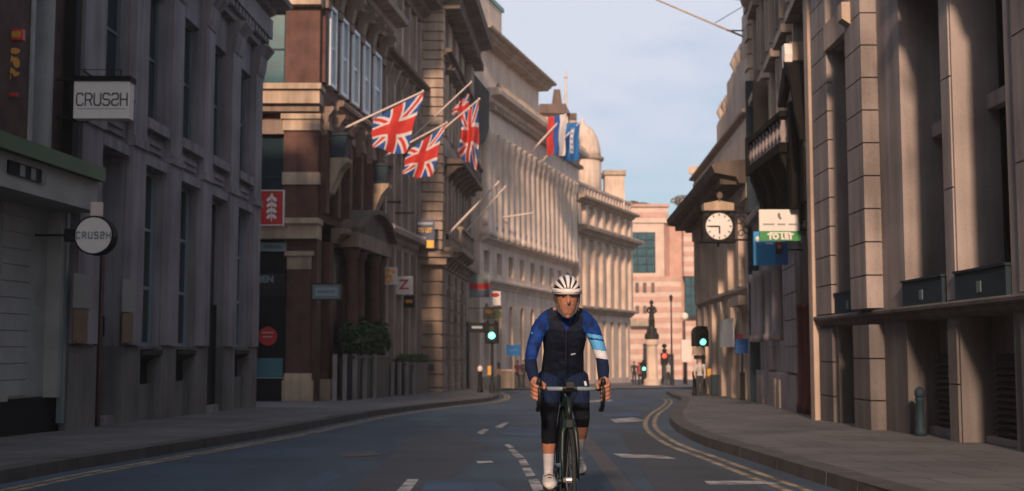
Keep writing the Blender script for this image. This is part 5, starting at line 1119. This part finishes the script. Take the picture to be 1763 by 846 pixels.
def cls(k, x, y, z):
    if k == 'torso' or k == 'neck':
        if z > 1.475 - .0 * y and y < -.2 and abs(x) < .09 or k == 'neck' and z > 1.475: return 'skin'
        if y < -.19 and abs(x) < .05 * max(0, (z - 1.33)) / .1 and z > 1.335: return 'sleeve_blue'
        if z < 1.03: return 'shorts_navy'
        if abs(x) > .118 + .35 * max(0, 1.36 - z) and z > 1.24 : return cls('armL' if x < 0 else 'armR', x * 1.6, y, z)
        return 'vest_navy'
    if k in ('head', 'brow', 'nose', 'ear'):
        if k == 'head' and z < HC.z - .05 and y < HC.y - .01 and not (abs(x) < .016 and z > HC.z - .055): return 'lip' if abs(x) < .024 and abs(z - (HC.z - .083)) < .005 and y < HC.y - .06 else 'stubble'
        if k == 'head' and (y > HC.y + .01 or z > HC.z + .055): return 'hair'
        return 'skin'
    if k == 'armL':
        if abs(x) < .118 and z > 1.36: return 'vest_navy'
        if z > 1.135:
            w_ = math.sin(z * 61 + x * 40) + math.sin(z * 23 + y * 70); return 'sleeve_sky' if w_ > 1.86 else 'sleeve_blue'
        return 'warmer_navy'
    if k == 'armR':
        if abs(x) < .118 and z > 1.36: return 'vest_navy'
        zz = z + .15 * (abs(x) - .23)
        return 'sleeve_blue' if zz > 1.30 else 'sleeve_sky' if zz > 1.275 else 'sleeve_blue' if zz > 1.262 else 'sleeve_sky' if zz > 1.195 else 'sleeve_white' if zz > 1.14 else 'warmer_navy'
    if k == 'leg':
        lim = .545 if x < 0 else .655; sk = .475 if x < 0 else .565
        return 'shorts_navy' if z > .83 else 'tights' if z > lim else 'skin' if z > sk else 'sock'
    return 'skin'
RM = ['skin', 'stubble', 'hair', 'lip', 'vest_navy', 'sleeve_blue', 'sleeve_sky', 'sleeve_white', 'warmer_navy', 'tights', 'shorts_navy', 'sock']
figure(T, .0055, 3, 'body', RM, cls, rider, (0, 0, 0))
for s in (-1, 1):
    e = MB(); e.lathe([(.002, -.008), (.011, -.004), (.012, .003), (.002, .008)], 10); e.build('eye', 'helmet_dark', rider, HC + Vector((s * .031, -.088, .003)))
    fwd = s < 0; ped = BB_ + cd * (1 if fwd else -1); ax = s * .118; z0 = ped.z + .012
    rings = []
    for y, w_, h in ((ped.y + .15, .024, .06), (ped.y + .135, .038, .09), (ped.y + .08, .042, .11), (ped.y + .03, .044, .098), (ped.y - .03, .05, .078), (ped.y - .08, .05, .062), (ped.y - .12, .04, .05), (ped.y - .137, .02, .036)):
        rings.append([(ax + w_ * math.cos(2 * math.pi * k / 16), y, z0 + h * .5 + h * .5 * math.sin(2 * math.pi * k / 16)) for k in range(16)])
    sh = MB().loft(rings).build('shoe', 'shoe_white', rider, smooth=True)
    MB().loft([[(ax + (w_ + .003) * math.cos(2 * math.pi * k / 16), y, z0 - .003 + .007 * math.sin(2 * math.pi * k / 16)) for k in range(16)] for y, w_ in ((ped.y + .15, .02), (ped.y + .1, .036), (ped.y, .04), (ped.y - .08, .046), (ped.y - .12, .036), (ped.y - .142, .014))]).build('sole', 'shoe_dark', sh, smooth=True)
    for yy, hh in ((.0, .083), (-.045, .066)): MB().tube([(ax - .04, ped.y + yy, z0 + hh * .45), (ax - .03, ped.y + yy - .004, z0 + hh * .9), (ax, ped.y + yy - .006, z0 + hh + .004), (ax + .03, ped.y + yy - .004, z0 + hh * .9), (ax + .04, ped.y + yy, z0 + hh * .45)], [(.012, .005)] * 5, 8).build('strap', 'shoe_dark', sh)
    MB().box(ax - s * .0515, ax - s * .042, ped.y - .08, ped.y + .11, z0 + .012, z0 + .05).build('side_panel', 'shoe_blue', sh)
# helmet: dark liner, white ribs between open vents, brow rim, straps
hl = inst('helmet', None, rider, HC + Vector((0, .018, .042)), (R(5), 0, 0)); a_, b_, c_ = .1, .14, .112
def hp(phi, th, g=1.0): return (a_ * g * math.sin(phi) * max(.25, math.sin(th)) ** .6 , -b_ * g * math.cos(th), c_ * g * math.cos(phi) * math.sin(th) ** .75)
ln = MB(); ln.lathe([(1, -.12), (1, .0)] + [(math.cos(math.pi / 2 * k / 8), math.sin(math.pi / 2 * k / 8)) for k in range(1, 8)] + [(.02, 1)], 28); o = ln.build('liner', 'helmet_dark', hl, smooth=True); o.scale = (a_ * .94, b_ * .95, c_ * .93)
for p0, p1 in ((-9, 9), (21, 36), (-36, -21), (49, 64), (-64, -49), (78, 92), (-92, -78)):
    rb = []
    for k in range(17):
        th = math.pi * (.045 + .9 * k / 16); q = [hp(R(p0 + (p1 - p0) * j / 4), th, 1.0) for j in range(5)]; i_ = [hp(R(p0 + (p1 - p0) * j / 4), th, .88) for j in range(4, -1, -1)]; rb.append(q + i_)
    MB().loft(rb).build('shell_rib', 'helmet_white', hl, smooth=True)
rm = []
for k in range(41):
    t = 2 * math.pi * k / 40; ca, sa = math.cos(t), math.sin(t); rm.append([(a_ * g * sa, -b_ * g * ca, z) for g, z in ((.93, -.018), (1.03, -.016), (1.04, .012), (.99, .022), (.92, .018))])
MB().loft(rm, False).build('rim_band', 'helmet_white', hl, smooth=True)
for s in (-1, 1): MB().tube([HC + Vector((s * .083, -.03, .03)), HC + Vector((s * .08, -.02, -.04)), HC + Vector((s * .058, -.035, -.10)), HC + Vector((s * .02, -.05, -.137))], [(.003, .008)] * 4, 6).build('chin_strap', 'helmet_dark', rider)
MB().tube([(0, -.272, 1.33), (0, -.245, 1.25), (0, -.205, 1.15), (0, -.15, 1.08)], .0035, 5).build('zip', 'helmet_dark', rider); MB().tube([(.03, -.268, 1.165), (.062, -.262, 1.172)], [(.003, .006)] * 2, 6).build('chest_mark', 'poster_grey', rider); MB().tube([(.145, -.06, .975), (.152, -.07, .945)], [(.006, .009)] * 2, 8).build('leg_mark', 'sleeve_white', rider)
# ---- small figures down the street and the bronze statue
def walker(px, py, y, lab, top, legs, hp_=1.72, stride=.16, rz=0, name='person', cat='person', ms=None, z=None):
    p = at_y(px, py, y); zz = G(y) + .055 if z is None else z; k = hp_ / 1.75; q = lambda a, b, c: (a * k, b * k, c * k)
    t = thing(name, lab, cat, (p.x, y, zz), rz); A = [('torso', [q(0, 0, .92), q(0, 0, 1.1), q(0, 0, 1.32), q(0, 0, 1.46)], [(.16, .11), (.14, .1), (.18, .12), (.09, .07)]), ('head', [q(0, 0, 1.46), q(0, -.01, 1.54), q(0, -.02, 1.63), q(0, -.015, 1.7)], [(.05, .05), (.06, .07), (.078, .095), (.05, .06)])]
    for s in (-1, 1):
        A.append(('arm', [q(s * .18, 0, 1.41), q(s * .23, s * .05, 1.16), q(s * .22, s * .05 - .1, .93)], [.06, .045, .035])); A.append(('hand', [q(s * .22, s * .05 - .1, .93), q(s * .21, s * .05 - .13, .83)], [.036, .03]))
        A.append(('leg', [q(s * .09, 0, .93), q(s * .1, s * stride * .6 - .03, .5), q(s * .1, s * stride, .08)], [.09, .062, .045])); A.append(('foot', [q(s * .1, s * stride + .03, .05), q(s * .11, s * stride - .15, .045)], [.045, .04]))
    mm = ms or ['skin_far', top, legs, 'cloth_dark']; f = (lambda k_, x, yy, z_: 'skin_far' if k_ in ('head', 'hand') and not (z_ > 1.62 * k or yy > .03 and k_ == 'head') else ('cloth_dark' if k_ in ('head', 'foot') else top if k_ in ('torso', 'arm') and z_ > .95 * k else legs))
    figure(A, .022, 3, 'body', sorted(set(mm)), f, t, (0, 0, 0), 10); return t
walker(1205, 680, 45.2, 'pale topped person waiting beside the right traffic signal', 'cloth_pale', 'cloth_dark', 1.05 * 1.0 + .45, .05)
walker(901, 668, 71, 'person in dark clothes walking past the bank', 'cloth_dark', 'cloth_dark', 1.62, .2, R(40)); walker(891, 668, 73, 'person in red top walking past the bank', 'cloth_red', 'cloth_dark', 1.62, .15, R(-30))
walker(1092, 667, 84, 'person in dark coat standing left of the far green signal', 'cloth_dark', 'cloth_dark', 1.65, .1); walker(1100, 667, 86, 'person in red jacket near the far green signal', 'cloth_red', 'cloth_dark', 1.6, .12, R(50)); walker(1151, 667, 86, 'person with pale top crossing by the lamp column', 'cloth_pale', 'cloth_dark', 1.65, .2, R(70))
ys = 84; p = Vector((at_y(1123, 660, ys).x, ys, G(ys) + .05)); zt = at_y(1123, 584, ys).z - p.z
st = thing('statue', 'dark bronze statue of standing figure in hat on stone plinth', 'statue', p)
pl = MB(); pl.lathe([(.58, 0), (.58, .35), (.42, .45), (.38, .6), (.35, zt - .5), (.45, zt - .35), (.48, zt - .1), (.4, zt)], 20); pl.build('plinth', 'pale_stone', st, smooth=False)
MB().lathe([(.5, 0), (.5, .3), (.36, .45), (.34, .75)], 16).build('pedestal', 'bronze', st, (0, 0, zt)); q = lambda a, b, c: (a * 1.05, b * 1.05, c * 1.05 + zt + .72)
A = [('b', [q(0, 0, .5), q(0, 0, 1.0), q(0, 0, 1.35), q(0, 0, 1.48)], [(.25, .22), (.2, .16), (.24, .16), (.1, .1)]), ('b', [q(0, 0, 1.48), q(0, -.02, 1.66)], [.08, .1]), ('b', [q(0, 0, 1.68), q(0, 0, 1.72)], [.19, .18]), ('b', [q(0, 0, 1.72), q(0, 0, 1.82)], [.12, .1])]
for s in (-1, 1): A += [('b', [q(s * .2, 0, 1.38), q(s * .3, -.05, 1.12), q(s * .15, -.22, 1.0)], [.08, .07, .06]), ('b', [q(s * .1, 0, .6), q(s * .12, 0, .05)], [.12, .1]), ('b', [q(s * .12, 0, .04), q(s * .13, -.18, .04)], [.07, .06])]
figure(A, .03, 2, 'bronze_figure', ['bronze'], None, st, (0, 0, 0), 10)
# ------------------------------------------------------------------ the air of the street
hz = MB().box(-120, 130, -70, 260, -7.5, 27).build('haze', 'glass'); hz['kind'] = 'stuff'; hz.data.materials.clear()
hm = bpy.data.materials.new('haze'); hm.use_nodes = True; hn = hm.node_tree.nodes; hn.remove(hn['Principled BSDF']); pv = hn.new('ShaderNodeVolumePrincipled')
pv.inputs['Color'].default_value = (.95, .93, .94, 1); pv.inputs['Density'].default_value = .0008; pv.inputs['Anisotropy'].default_value = .1
hm.node_tree.links.new(pv.outputs[0], hn['Material Output'].inputs['Volume']); hz.data.materials.append(hm)
